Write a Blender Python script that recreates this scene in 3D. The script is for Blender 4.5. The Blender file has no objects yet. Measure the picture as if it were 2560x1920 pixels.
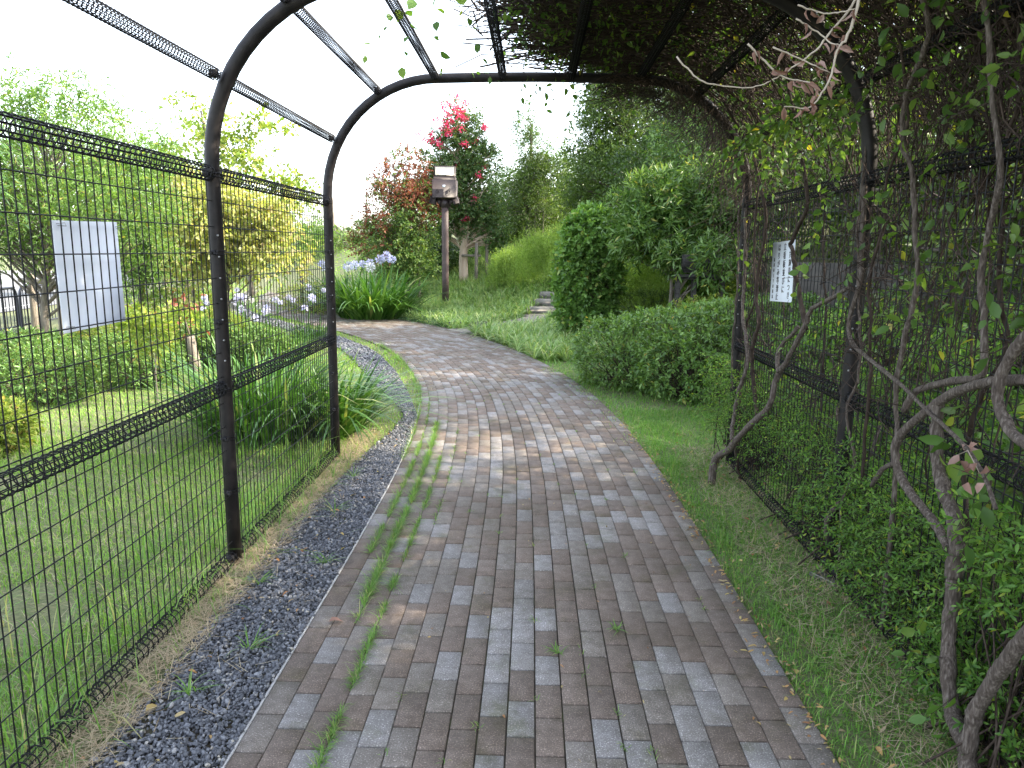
import bpy, math
import numpy as np
from mathutils import Vector, Matrix
R = math.radians
S = bpy.context.scene
COL = S.collection

# ------------------------------------------------------------------ camera, sky, sun, exposure
cd = bpy.data.cameras.new("camera"); cam = bpy.data.objects.new("camera", cd); COL.objects.link(cam)
pit, rol, yaw = 0.1797981, 0.0112905, -0.0274919
fw = Vector((math.sin(yaw)*math.cos(pit), math.cos(yaw)*math.cos(pit), -math.sin(pit)))
r0 = Vector((math.cos(yaw), -math.sin(yaw), 0)); u0 = r0.cross(fw)
rr = math.cos(rol)*r0 + math.sin(rol)*u0; uu = -math.sin(rol)*r0 + math.cos(rol)*u0
cam.matrix_world = Matrix(((rr.x, uu.x, -fw.x, 0), (rr.y, uu.y, -fw.y, 0), (rr.z, uu.z, -fw.z, 1.6), (0, 0, 0, 1)))
cd.sensor_width = 36; cd.lens = 26.0; cd.clip_start = 0.05; cd.clip_end = 1500
S.camera = cam

SUN_EL, SUN_AZ = R(34), R(4)          # azimuth measured from +X towards +Y
sv = Vector((math.cos(SUN_EL)*math.cos(SUN_AZ), math.cos(SUN_EL)*math.sin(SUN_AZ), math.sin(SUN_EL)))
W = bpy.data.worlds.new("World"); S.world = W; W.use_nodes = True
nt = W.node_tree; bg = nt.nodes["Background"]
sky = nt.nodes.new("ShaderNodeTexSky"); sky.sky_type = 'NISHITA'; sky.sun_disc = False
sky.sun_elevation = SUN_EL; sky.sun_rotation = R(90) - SUN_AZ
sky.air_density = 1.0; sky.dust_density = 2.0; sky.ozone_density = 1.0
hs = nt.nodes.new('ShaderNodeHueSaturation'); hs.inputs['Saturation'].default_value = .5; nt.links.new(sky.outputs[0], hs.inputs['Color']); nt.links.new(hs.outputs[0], bg.inputs[0]); bg.inputs[1].default_value = 0.15
sl = bpy.data.lights.new("sun", 'SUN'); sl.energy = 2.0; sl.angle = R(0.5); sl.color = (1, 0.88, 0.70)
so = bpy.data.objects.new("sun", sl); COL.objects.link(so)
so.rotation_mode = 'QUATERNION'; so.rotation_quaternion = sv.to_track_quat('Z', 'Y')
S.view_settings.view_transform = 'Standard'; S.view_settings.look = 'None'
S.view_settings.gamma = 1; S.view_settings.use_curve_mapping = False
S.view_settings.exposure = 2.75
S.cycles.use_adaptive_sampling = True; S.cycles.max_bounces = 6
S.cycles.transparent_max_bounces = 4
try: S.cycles.use_denoising = True
except Exception: pass

# ------------------------------------------------------------------ mesh helpers
def nrm(a):
    return a / np.maximum(np.linalg.norm(a, axis=-1, keepdims=True), 1e-9)

class MB:
    def __init__(s): s.v = []; s.f = []; s.n = 0; s.c = []
    def add(s, V, F, col=None):
        V = np.asarray(V, float).reshape(-1, 3); F = np.asarray(F, np.int64)
        s.v.append(V); s.f.append(F + s.n); s.n += len(V)
        if col is not None: s.c.append(np.broadcast_to(np.asarray(col, float), (len(V), 3)))
        return s
    def build(s, name, mat, parent=None, loc=None, smooth=False):
        me = bpy.data.meshes.new(name)
        V = np.concatenate(s.v) if s.v else np.zeros((0, 3))
        if loc is not None: V = V - np.asarray(loc, float)
        me.vertices.add(len(V)); me.vertices.foreach_set("co", V.astype(np.float32).ravel())
        li = np.concatenate([f.ravel() for f in s.f]); cnt = np.concatenate([np.full(len(f), f.shape[1]) for f in s.f])
        st = np.concatenate([[0], np.cumsum(cnt)[:-1]])
        me.loops.add(len(li)); me.loops.foreach_set("vertex_index", li.astype(np.int32))
        me.polygons.add(len(cnt)); me.polygons.foreach_set("loop_start", st.astype(np.int32))
        try: me.polygons.foreach_set("loop_total", cnt.astype(np.int32))
        except Exception: pass
        if smooth: me.polygons.foreach_set("use_smooth", np.ones(len(cnt), bool))
        if s.c:
            a = me.attributes.new("tone", 'FLOAT_COLOR', 'POINT')
            C = np.concatenate(s.c); a.data.foreach_set("color", np.concatenate([C, np.ones((len(C), 1))], 1).astype(np.float32).ravel())
        me.update(calc_edges=True)
        for m in (mat if isinstance(mat, (list, tuple)) else [mat]): me.materials.append(m)
        o = bpy.data.objects.new(name, me); COL.objects.link(o)
        if parent is not None: o.parent = parent
        elif loc is not None: o.location = loc
        return o

def thing(name, label, cat, loc=(0, 0, 0), group=None):
    o = bpy.data.objects.new(name, None); COL.objects.link(o); o.location = loc
    o.empty_display_size = 0.2
    return tag(o, label, cat, group)
def tag(o, label=None, cat=None, group=None, kind=None):
    if label: o['label'] = label
    if cat: o['category'] = cat
    if group: o['group'] = group
    if kind: o['kind'] = kind
    return o
def part(mb, name, mat, root, smooth=False):
    """mesh part in world coordinates -> child of root"""
    w = np.zeros(3); q = root
    while q is not None: w += np.array(q.location); q = q.parent
    return mb.build(name, mat, root, tuple(w), smooth)

def box(c, s, rot=None):
    c = np.asarray(c, float); h = np.asarray(s, float)/2
    V = np.array([[x, y, z] for z in (-1, 1) for y in (-1, 1) for x in (-1, 1)], float)*h
    if rot is not None: V = V @ np.asarray(rot, float).T
    F = [[0, 2, 3, 1], [4, 5, 7, 6], [0, 1, 5, 4], [2, 6, 7, 3], [0, 4, 6, 2], [1, 3, 7, 5]]
    return V + c, F
def bbox(c, s, b=0.01, rot=None):
    """box with chamfered edges"""
    c = np.asarray(c, float); h = np.asarray(s, float)/2; V = []
    for z in (-1, 1):
        for y in (-1, 1):
            for x in (-1, 1):
                sg = np.array([x, y, z], float)
                for k in range(3):
                    q = (h-b)*sg; q[k] = h[k]*sg[k]; V.append(q)
    V = np.array(V)
    if rot is not None: V = V @ np.asarray(rot, float).T
    i = lambda x, y, z, k: ((z*2+y)*2+x)*3+k
    F4 = []; F3 = []
    F4 += [[i(0,0,0,2), i(0,1,0,2), i(1,1,0,2), i(1,0,0,2)], [i(0,0,1,2), i(1,0,1,2), i(1,1,1,2), i(0,1,1,2)]]
    F4 += [[i(0,0,0,1), i(1,0,0,1), i(1,0,1,1), i(0,0,1,1)], [i(0,1,0,1), i(0,1,1,1), i(1,1,1,1), i(1,1,0,1)]]
    F4 += [[i(0,0,0,0), i(0,0,1,0), i(0,1,1,0), i(0,1,0,0)], [i(1,0,0,0), i(1,1,0,0), i(1,1,1,0), i(1,0,1,0)]]
    for a in (0, 1):
        for b_ in (0, 1):
            F4.append([i(0,a,b_,1), i(1,a,b_,1), i(1,a,b_,2), i(0,a,b_,2)])
            F4.append([i(a,0,b_,0), i(a,1,b_,0), i(a,1,b_,2), i(a,0,b_,2)])
            F4.append([i(a,b_,0,0), i(a,b_,1,0), i(a,b_,1,1), i(a,b_,0,1)])
            for c_ in (0, 1): F3.append([i(a,b_,c_,0), i(a,b_,c_,1), i(a,b_,c_,2)])
    return V + c, F4, F3
def addb(mb, c, s, b=0.01, rot=None):
    V, F4, F3 = bbox(c, s, b, rot); n = mb.n
    mb.v.append(V); mb.f.append(np.array(F4)+n); mb.f.append(np.array(F3)+n); mb.n += len(V); return mb

def tubes(P, Rd, k=4, cap=False):
    """batch of N tubes: P (N,K,3), Rd (N,K)"""
    P = np.asarray(P, float)
    if P.ndim == 2: P = P[None]
    N, K, _ = P.shape
    Rd = np.broadcast_to(np.asarray(Rd, float), (N, K))
    T = nrm(np.gradient(P, axis=1))
    ref = np.where(np.abs(T[:, 0, 2:3]) < 0.8, np.array([[0, 0, 1.0]]), np.array([[1.0, 0, 0]]))
    A = np.zeros_like(P)
    a = nrm(np.cross(T[:, 0], ref)); A[:, 0] = a
    for j in range(1, K):
        a = nrm(a - T[:, j]*np.sum(a*T[:, j], -1, keepdims=True)); A[:, j] = a
    B = np.cross(T, A)
    th = np.arange(k)*2*math.pi/k
    V = P[:, :, None] + Rd[:, :, None, None]*(A[:, :, None]*np.cos(th)[None, None, :, None] + B[:, :, None]*np.sin(th)[None, None, :, None])
    idx = np.arange(N*K*k).reshape(N, K, k)
    a0 = idx[:, :-1]; b0 = idx[:, 1:]
    F = np.stack([a0, np.roll(a0, -1, 2), np.roll(b0, -1, 2), b0], -1).reshape(-1, 4)
    return V.reshape(-1, 3), F
def addtube(mb, P, r, k=8, cap=True):
    P = np.asarray(P, float); V, F = tubes(P, np.broadcast_to(np.asarray(r, float), (len(P),)), k)
    n = mb.n; mb.v.append(V); mb.f.append(F+n)
    mb.n += len(V)
    if cap:
        mb.f.append(np.array([[n+j for j in range(k)][::-1]])); m = n+len(V)-k
        mb.f.append(np.array([[m+j for j in range(k)]]))
    return mb
def smooth_path(pts, n=8):
    p = np.asarray(pts, float); p = np.vstack([2*p[0]-p[1], p, 2*p[-1]-p[-2]]); out = []
    for i in range(1, len(p)-2):
        for t in np.arange(n)/n:
            a, b, c, d = p[i-1], p[i], p[i+1], p[i+2]
            out.append(0.5*(2*b+(c-a)*t+(2*a-5*b+4*c-d)*t*t+(3*b-a-3*c+d)*t**3))
    out.append(p[-2]); return np.array(out)

def leaves(P, D, U, L, Wd, fold=0.25, detail=1, curl=0.0):
    """N leaves from base P pointing D, U ~ normal"""
    N = len(P); D = nrm(D); Sd = nrm(np.cross(D, U)); U = np.cross(Sd, D)
    L = np.broadcast_to(np.asarray(L, float), (N,))[:, None]; Wd = np.broadcast_to(np.asarray(Wd, float), (N,))[:, None]
    if detail == 1:
        V = np.stack([P, P+D*L*.45+Sd*Wd*.5+U*Wd*fold, P+D*L - U*L*curl, P+D*L*.45-Sd*Wd*.5+U*Wd*fold], 1)
        b = np.arange(N)[:, None]*4
        F = np.concatenate([b+np.array([[0, 2, 1]]), b+np.array([[0, 3, 2]])])
        return V.reshape(-1, 3), F
    V = np.stack([P, P+D*L*.3+Sd*Wd*.42+U*Wd*fold, P+D*L*.34, P+D*L*.3-Sd*Wd*.42+U*Wd*fold,
                  P+D*L*.66+Sd*Wd*.38+U*(Wd*fold-L*curl*.5), P+D*L*.7-U*L*curl*.4, P+D*L*.66-Sd*Wd*.38+U*(Wd*fold-L*curl*.5), P+D*L-U*L*curl*1.1], 1)
    b = np.arange(N)[:, None]*8
    return V.reshape(-1, 3), np.concatenate([b+np.array([q]) for q in ([0, 2, 1], [0, 3, 2], [1, 2, 5], [1, 5, 4], [2, 3, 6], [2, 6, 5], [4, 5, 7], [5, 6, 7])])

def blades(P, Hd, H, Wd, lean, droop, K=3):
    """grass/strap blades: base P, heading angle Hd, length H, width, lean 0-1, droop"""
    N = len(P); H = np.broadcast_to(H, (N,)); Wd = np.broadcast_to(Wd, (N,)); lean = np.broadcast_to(lean, (N,)); droop = np.broadcast_to(droop, (N,))
    d = np.stack([np.cos(Hd), np.sin(Hd), 0*Hd], 1); sd = np.stack([-np.sin(Hd), np.cos(Hd), 0*Hd], 1)
    V = []
    for j in range(K+1):
        t = j/K
        c = P + d*(H*(lean*t + droop*t*t*.8))[:, None] + np.array([0, 0, 1.])*(H*(t*np.sqrt(np.maximum(1-lean**2, .05)) - droop*t*t*t*.75))[:, None]
        w = Wd*(1-t**1.8*.9)*(.75+.6*t*(1-t))
        if j < K: V += [c-sd*w[:, None]/2, c+sd*w[:, None]/2]
        else: V += [c]
    V = np.stack(V, 1); m = 2*K+1; b = np.arange(N)[:, None]*m
    F4 = np.concatenate([b+np.array([[2*j, 2*j+1, 2*j+3, 2*j+2]]) for j in range(K-1)])
    F3 = b+np.array([[2*K-2, 2*K-1, 2*K]])
    return V.reshape(-1, 3), F4, F3
def addbl(mb, *a, **k):
    V, F4, F3 = blades(*a, **k); n = mb.n; mb.v.append(V); mb.f += [F4+n, F3+n]; mb.n += len(V)

def sprigs(rng, B, D, L, nl, ll, lw, droop=0.3, stem=0.0015, detail=1, fold=.2, spread=.9, curl=0.1, upb=.5, tuft=0):
    """N sprigs with nl leaves each -> (stemV,stemF,leafV,leafF)"""
    N = len(B); D = nrm(D); L = np.broadcast_to(L, (N,))[:, None]
    ax = nrm(np.cross(D, rng.normal(size=(N, 3))))
    g = np.array([0, 0, -1.0])
    def pos(t): return B + D*L*t + g*L*droop*t*t + ax*L*.1*np.sin(t*3)
    sp = np.stack([pos(t) for t in (0, .35, .7, 1.)], 1)
    sV, sF = tubes(sp, np.array([1, .8, .6, .3])[None]*stem, 3)
    P = []; Dd = []; U = []
    for j in range(nl):
        t = (1-(1-(j+.6)/nl)**1.0)*(1-tuft)+tuft if nl > 1 else .8
        t = min(t, 1.)
        p = pos(t); tan = nrm(D + g*2*droop*t)
        a = j*2.4 + rng.uniform(0, .8, (N, 1))
        bx = np.cross(tan, ax)
        side = ax*np.cos(a) + bx*np.sin(a)
        dd = nrm(tan*(.65 if j < nl-1 else 1.6) + side*spread + rng.normal(size=(N, 3))*.25)
        P.append(p); Dd.append(dd); U.append(nrm(np.array([0, 0, upb]) + tan*.4 + rng.normal(size=(N, 3))*.5))
    P = np.concatenate(P); Dd = np.concatenate(Dd); U = np.concatenate(U)
    s = rng.uniform(.6, 1.15, len(P))
    lV, lF = leaves(P, Dd, U, ll*s, lw*s*rng.uniform(.85, 1.1, len(P)), fold, detail, curl)
    return sV, sF, lV, lF

# ------------------------------------------------------------------ materials
def newmat(name):
    m = bpy.data.materials.new(name); m.use_nodes = True; n = m.node_tree; b = n.nodes["Principled BSDF"]
    return m, n, b
def ramp(n, fac, cols, pos=None, interp='LINEAR'):
    r = n.nodes.new("ShaderNodeValToRGB"); cr = r.color_ramp; cr.interpolation = interp
    pos = pos or [i/(len(cols)-1) for i in range(len(cols))]
    while len(cr.elements) < len(cols): cr.elements.new(.5)
    for e, c, p in zip(cr.elements, cols, pos): e.position = p; e.color = (*c, 1)
    n.links.new(fac, r.inputs[0]); return r
def noise(n, scale, detail=4, vec=None, rough=.6, vscale=None):
    t = n.nodes.new("ShaderNodeTexNoise"); t.inputs["Scale"].default_value = scale; t.inputs["Detail"].default_value = detail; t.inputs["Roughness"].default_value = rough
    tc = n.nodes.new("ShaderNodeTexCoord"); src = tc.outputs["Object"] if vec is None else vec
    if vscale:
        mp = n.nodes.new("ShaderNodeMapping"); mp.inputs["Scale"].default_value = vscale; n.links.new(src, mp.inputs[0]); src = mp.outputs[0]
    n.links.new(src, t.inputs["Vector"]); return t
def mixc(n, a, b, fac, mode='MIX'):
    m = n.nodes.new("ShaderNodeMix"); m.data_type = 'RGBA'; m.blend_type = mode
    for sock, v in ((m.inputs[6], a), (m.inputs[7], b), (m.inputs[0], fac)):
        if isinstance(v, (int, float)): sock.default_value = v
        elif isinstance(v, tuple): sock.default_value = (*v, 1)
        else: n.links.new(v, sock)
    return m.outputs[2]
def bump(n, b, h, st=.4, d=.01):
    u = n.nodes.new("ShaderNodeBump"); u.inputs["Strength"].default_value = st; u.inputs["Distance"].default_value = d
    n.links.new(h, u.inputs["Height"]); n.links.new(u.outputs[0], b.inputs["Normal"])

def leafmat(name, cols, trans=.45, rough=.5, pos=None, tint=(1.5, 1.5, .6), spec=.35):
    m, n, b = newmat(name)
    g = n.nodes.new("ShaderNodeNewGeometry"); r = ramp(n, g.outputs["Random Per Island"], cols, pos)
    nz = noise(n, .9, 2); mm = n.nodes.new("ShaderNodeMapRange"); mm.inputs[1].default_value = .3; mm.inputs[2].default_value = .7
    mm.inputs[3].default_value = .8; mm.inputs[4].default_value = 1.2; n.links.new(nz.outputs[0], mm.inputs[0])
    c = mixc(n, r.outputs[0], mm.outputs[0], 1.0, 'MULTIPLY')
    n.links.new(c, b.inputs["Base Color"]); b.inputs["Roughness"].default_value = rough; b.inputs["Specular IOR Level"].default_value = spec
    t = n.nodes.new("ShaderNodeBsdfTranslucent"); n.links.new(mixc(n, c, tint, 1.0, 'MULTIPLY'), t.inputs[0])
    mx = n.nodes.new("ShaderNodeMixShader"); mx.inputs[0].default_value = trans
    n.links.new(b.outputs[0], mx.inputs[1]); n.links.new(t.outputs[0], mx.inputs[2])
    n.links.new(mx.outputs[0], n.nodes["Material Output"].inputs[0]); return m
def plain(name, cols, scale=8, rough=.7, bs=.3, bd=.01, vscale=None, detail=5, metal=0, pos=None):
    m, n, b = newmat(name); t = noise(n, scale, detail, vscale=vscale)
    r = ramp(n, t.outputs[0], cols, pos or [.3+.4*i/(len(cols)-1) for i in range(len(cols))]); n.links.new(r.outputs[0], b.inputs["Base Color"])
    b.inputs["Roughness"].default_value = rough; b.inputs["Metallic"].default_value = metal; b.inputs["Specular IOR Level"].default_value = .25 if name.startswith("dark_") else .4
    if bs: bump(n, b, t.outputs[0], bs, bd)
    return m

M = {}
M['metal'] = plain("dark_painted_steel", [(.008, .007, .008), (.014, .012, .013), (.024, .02, .02)], 14, .5, .12, .002)
M['wire'] = plain("dark_coated_wire", [(.006, .006, .008), (.012, .012, .015)], 30, .45, .0)
M['galv'] = plain("dull_zinc", [(.25, .25, .26), (.4, .4, .41)], 60, .45, .1, .001, metal=.6)
M['bark'] = plain("vine_bark", [(.03, .021, .017), (.085, .066, .055), (.2, .17, .15)], 22, .9, 1.0, .008, vscale=(6, 6, 1.0), detail=7)
M['darkvine'] = plain("dark_vine_bark", [(.018, .012, .009), (.04, .028, .022), (.075, .056, .045)], 14, .9, .5, .006, vscale=(3, 3, 1))
M['twig'] = plain("dead_twig", [(.018, .011, .008), (.04, .026, .02), (.075, .052, .04)], 7, .9, 0)
M['paletwig'] = plain("pale_dry_twig", [(.28, .23, .18), (.42, .36, .30)], 20, .8, 0)
M['trunk'] = plain("tree_bark", [(.06, .05, .04), (.14, .12, .1), (.2, .175, .15)], 8, .9, .7, .02, vscale=(4, 4, .7))
M['smoothtrunk'] = plain("smooth_pinkish_bark", [(.36, .25, .18), (.5, .38, .29), (.6, .48, .39)], 3, .7, .3, .01, vscale=(3, 3, .6))
M['post'] = plain("weathered_wood", [(.1, .085, .07), (.2, .17, .14), (.3, .26, .2)], 6, .85, .5, .01, vscale=(6, 6, .6))
M['darkwood'] = plain("dark_weathered_wood", [(.035, .032, .03), (.075, .07, .066), (.12, .112, .105)], 6, .9, .5, .01, vscale=(1, 6, 6))
M['white'] = plain("white_board", [(.68, .73, .82), (.74, .79, .88)], 3, .35, .0)
M['ink'] = plain("black_ink", [(.012, .01, .02), (.02, .018, .03)], 3, .5, 0)
M['brownpaint'] = plain("brown_painted_steel", [(.026, .017, .018), (.036, .025, .026)], 4, .5, .1, .002)
M['brownpole'] = plain("patchy_brown_pole_paint", [(.05, .034, .032), (.075, .052, .05), (.13, .1, .095)], 3, .6, .1, .002, pos=[.3, .55, .75])  # brown pole paint with paler noise patches
M['lampdark'] = plain("dark_brown_steel", [(.03, .022, .022), (.045, .035, .034)], 5, .5, .05, .002)
M['glass'] = plain("frosted_lamp_glass", [(.2, .21, .19), (.25, .26, .235)], 5, .25, 0)
M['concrete'] = plain("concrete", [(.13, .12, .10), (.2, .185, .16), (.27, .25, .22)], 7, .9, .4, .006)
M['darkwall'] = plain("dark_stained_concrete", [(.03, .028, .024), (.06, .055, .048), (.09, .083, .07)], 5, .9, .4, .006)
M['curb'] = plain("dark_curb_stone", [(.09, .085, .08), (.17, .16, .15)], 9, .9, .3, .006)
M['road'] = plain("asphalt_pale", [(.16, .16, .165), (.22, .22, .22)], 30, .9, .2, .004)
M['linepaint'] = plain("white_road_paint", [(.6, .6, .58), (.75, .75, .73)], 20, .7, 0)
M['rail'] = plain("grey_railing_steel", [(.03, .03, .045), (.06, .06, .08)], 8, .4, .05, .002)
M['edging'] = plain("pale_metal_edging", [(.35, .34, .33), (.5, .5, .5)], 30, .4, 0)

M['willow'] = leafmat("light_narrow_leaf", [(0.069, 0.138, 0.031), (0.125, 0.225, 0.056), (0.2, 0.312, 0.1), (0.3, 0.25, 0.062)], .5, .4, [0, .45, .93, 1])
M['willowblue'] = leafmat("bluish_narrow_leaf", [(0.062, 0.138, 0.062), (0.112, 0.213, 0.1), (0.175, 0.288, 0.138)], .5, .4)
M['yellowgreen'] = leafmat("yellow_green_leaf", [(.11, .18, .03), (.19, .27, .05), (.28, .33, .09), (.4, .28, .12)], .5, .5, [0, .4, .9, 1])
M['palelit'] = leafmat("pale_sunlit_leaf", [(.22, .28, .08), (.36, .40, .15), (.5, .48, .24), (.52, .42, .26)], .5, .5, [0, .35, .8, 1])  # yellow-green leaf, paled because the sunlight on it is mixed into the colour
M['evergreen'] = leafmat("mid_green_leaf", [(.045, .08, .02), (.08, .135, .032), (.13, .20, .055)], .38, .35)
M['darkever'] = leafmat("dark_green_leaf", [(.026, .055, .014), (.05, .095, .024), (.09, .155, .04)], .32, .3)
M['oleander'] = leafmat("long_glossy_leaf", [(.05, .11, .025), (.10, .18, .045), (.17, .27, .08), (.35, .32, .08)], .3, .25, [0, .5, .95, 1])
M['crape'] = leafmat("crape_leaf", [(.045, .09, .03), (.08, .145, .045), (.13, .20, .07), (.2, .17, .06)], .33, .4, [0, .5, .92, 1])
M['flower'] = leafmat("pink_flower", [(.55, .02, .09), (.72, .04, .14), (.8, .12, .22)], .3, .6, tint=(1.1, 1, 1))
M['maple'] = leafmat("red_maple_leaf", [(.18, .055, .038), (.27, .09, .05), (.16, .10, .045), (.10, .13, .05)], .35, .5, [0, .5, .85, 1], tint=(1.3, 1.1, .8))
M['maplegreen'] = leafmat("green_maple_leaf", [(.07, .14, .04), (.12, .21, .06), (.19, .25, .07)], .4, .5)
M['oval'] = leafmat("oval_hedge_leaf", [(.07, .15, .035), (.13, .25, .055), (.21, .35, .09), (.36, .32, .08)], .35, .35, [0, .5, .96, 1])
M['azalea'] = leafmat("azalea_leaf", [(.065, .135, .035), (.12, .22, .055), (.19, .31, .085), (.42, .3, .06)], .3, .35, [0, .5, .98, 1])
M['fine'] = leafmat("fine_bright_leaf", [(0.058, 0.143, 0.026), (0.104, 0.221, 0.046), (0.182, 0.325, 0.065), (0.286, 0.325, 0.039)], .45, .45, [0, .5, .95, 1])
M['vineleaf'] = leafmat("vine_leaf", [(0.05, 0.106, 0.025), (0.088, 0.175, 0.037), (0.15, 0.237, 0.05), (0.438, 0.375, 0.037)], .45, .45, [0, .5, .96, 1])
M['brownleaf'] = leafmat("dry_brown_leaf", [(.16, .085, .06), (.24, .14, .11), (.34, .23, .2)], .3, .6, tint=(1.2, .9, .8))
M['litter'] = leafmat("fallen_leaf_litter", [(.22, .10, .045), (.35, .19, .08), (.42, .33, .12), (.3, .24, .17)], .15, .7)
M['strap'] = leafmat("strap_leaf", [(.035, .10, .018), (.065, .16, .03), (.12, .24, .05), (.42, .40, .17)], .3, .35, [0, .5, .96, 1])
M['liriope'] = leafmat("pale_lilyturf", [(.13, .24, .07), (.25, .38, .13), (.42, .52, .25), (.52, .50, .28)], .35, .5, [0, .45, .9, 1])
M['feather'] = leafmat("feathery_green", [(.16, .26, .05), (.25, .37, .08), (.36, .48, .13)], .45, .6)
M['juniper'] = leafmat("low_juniper", [(0.056, 0.119, 0.063), (0.098, 0.182, 0.091), (0.14, 0.238, 0.112)], .25, .6)
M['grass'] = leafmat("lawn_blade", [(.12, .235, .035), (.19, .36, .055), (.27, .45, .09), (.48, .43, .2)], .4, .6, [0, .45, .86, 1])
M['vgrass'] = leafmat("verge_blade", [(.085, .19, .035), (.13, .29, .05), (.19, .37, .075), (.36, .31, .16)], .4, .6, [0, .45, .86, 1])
M['tallgrass'] = leafmat("tall_grass", [(.09, .19, .04), (.14, .28, .06), (.22, .35, .10), (.42, .38, .2)], .4, .5, [0, .45, .86, 1])
M['straw'] = leafmat("dry_straw", [(.30, .23, .14), (.42, .34, .22), (.5, .43, .3)], .2, .8, tint=(1.1, 1, .8))
M['agflower'] = leafmat("lilac_flower", [(.5, .5, .72), (.66, .66, .85), (.78, .78, .88)], .4, .6, tint=(1.1, 1.1, 1.1))
M['whiteflower'] = leafmat("white_flower", [(.7, .7, .72), (.8, .8, .8)], .4, .6, tint=(1, 1, 1))

# stones of the gravel: tone by island
m, n, b = newmat("gravel_stone"); g = n.nodes.new("ShaderNodeNewGeometry")
r = ramp(n, g.outputs["Random Per Island"], [(.055, .06, .07), (.095, .10, .115), (.15, .158, .18), (.24, .245, .26), (.36, .33, .28)], [0, .4, .82, .95, 1])
nz = noise(n, 120, 3); n.links.new(mixc(n, r.outputs[0], mixc(n, (.6, .6, .6), (1.4, 1.4, 1.4), nz.outputs[0]), 1., 'MULTIPLY'), b.inputs["Base Color"]); b.inputs["Roughness"].default_value = .75
M['gravel'] = m
# pavers: per-paver tone attribute * speckle * dirt
m, n, b = newmat("concrete_paver"); at = n.nodes.new("ShaderNodeAttribute"); at.attribute_name = "tone"
sp = noise(n, 190, 3); spk = ramp(n, sp.outputs[0], [(0.62, .62, .62), (.95, .95, .95), (1.05, 1.05, 1.05), (2.8, 2.8, 2.9)], [.3, .48, .58, .70])
big = noise(n, 1.3, 5); dirt = ramp(n, big.outputs[0], [(.74, .71, .64), (1.0, .99, .97), (1.14, 1.14, 1.14)], [.3, .5, .72])
mid = noise(n, 22, 4); md = ramp(n, mid.outputs[0], [(.80, .78, .75), (1.12, 1.12, 1.12)], [.35, .65])
c = mixc(n, at.outputs[0], spk.outputs[0], 1., 'MULTIPLY'); c = mixc(n, c, dirt.outputs[0], 1., 'MULTIPLY'); c = mixc(n, c, md.outputs[0], 1., 'MULTIPLY')
st = noise(n, 3.7, 7, rough=.7); stm = ramp(n, st.outputs[0], [(.70, .72, .58), (1, 1, 1)], [.34, .47]); c = mixc(n, c, stm.outputs[0], 1., 'MULTIPLY')
n.links.new(c, b.inputs["Base Color"]); b.inputs["Roughness"].default_value = .82; bump(n, b, sp.outputs[0], .35, .002)
M['paver'] = m
M['joint'] = plain("joint_soil", [(.025, .022, .018), (.06, .05, .035), (.07, .085, .03)], 12, .95, .4, .004)
# lawn soil sheet
m, n, b = newmat("lawn_soil"); t1 = noise(n, .8, 6); t2 = noise(n, 45, 5)
c1 = ramp(n, t1.outputs[0], [(.13, .17, .05), (.08, .14, .035), (.15, .21, .06)], [.3, .5, .7]); c2 = ramp(n, t2.outputs[0], [(.07, .055, .035), (.15, .14, .075), (.26, .22, .13)], [.3, .5, .75])
n.links.new(mixc(n, c1.outputs[0], c2.outputs[0], .6), b.inputs["Base Color"]); b.inputs["Roughness"].default_value = .95; bump(n, b, t2.outputs[0], .8, .02)
M['soil'] = m

# ------------------------------------------------------------------ terrain and path
def sstep(a, b, x):
    t = np.clip((x-a)/(b-a), 0, 1); return t*t*(3-2*t)
def gz(x, y):
    x = np.asarray(x, float); y = np.asarray(y, float)
    d = (x+2)*.77 + (y-15.7)*.64
    z = 2.5*sstep(.8, 9.5, d) + .45*sstep(2.0, 5.5, x)*sstep(1, 5, y)
    return z - .02
CL = smooth_path([(.03, -3), (.03, -.5), (.03, 2), (.02, 4), (-.02, 5.5), (-.13, 7), (-.34, 8.5), (-.78, 10.3), (-1.5, 12.3), (-2.65, 14.5), (-4.15, 16.6), (-5.9, 19.2), (-7.4, 23), (-8.8, 28), (-10.6, 36), (-13, 48)], 24)
seg = np.linalg.norm(np.diff(CL, axis=0), axis=1); SL = np.concatenate([[0], np.cumsum(seg)])
TN = nrm(np.gradient(CL, axis=0)); NR = np.stack([TN[:, 1], -TN[:, 0]], 1)       # right normal
def HWs(s): return .97 + .14*sstep(14, 20, s)
def on_path(s, u):
    c = np.stack([np.interp(s, SL, CL[:, i]) for i in (0, 1)], -1); nn = nrm(np.stack([np.interp(s, SL, NR[:, i]) for i in (0, 1)], -1))
    return c + nn*np.asarray(u)[..., None]
def path_u(x, y):
    """signed lateral distance from the centreline (+ right) and s"""
    p = np.stack([x, y], -1); out = np.zeros(len(p)); ss = np.zeros(len(p))
    for i in range(0, len(p), 20000):
        q = p[i:i+20000]; d2 = ((q[:, None]-CL[None, ::6])**2).sum(-1); k = d2.argmin(1)*6
        out[i:i+20000] = ((q-CL[k])*NR[k]).sum(-1); ss[i:i+20000] = SL[k]
    return out, ss
# gravel strip: left offset beyond the path's left edge as (s, inner gap, outer gap)
GV = np.array([(-9, .0, .45), (5, .0, .42), (7, .0, .45), (8.5, .0, .33), (9.4, .0, .2), (10.1, .0, .12), (11, .1, .3), (12.2, .18, .55), (14, .24, .68), (16, .26, .7), (18, .3, .75), (21, .3, .8), (25, .3, .8), (60, .3, .8)])
def gband(s): return np.interp(s, GV[:, 0], GV[:, 1]), np.interp(s, GV[:, 0], GV[:, 2])

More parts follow.
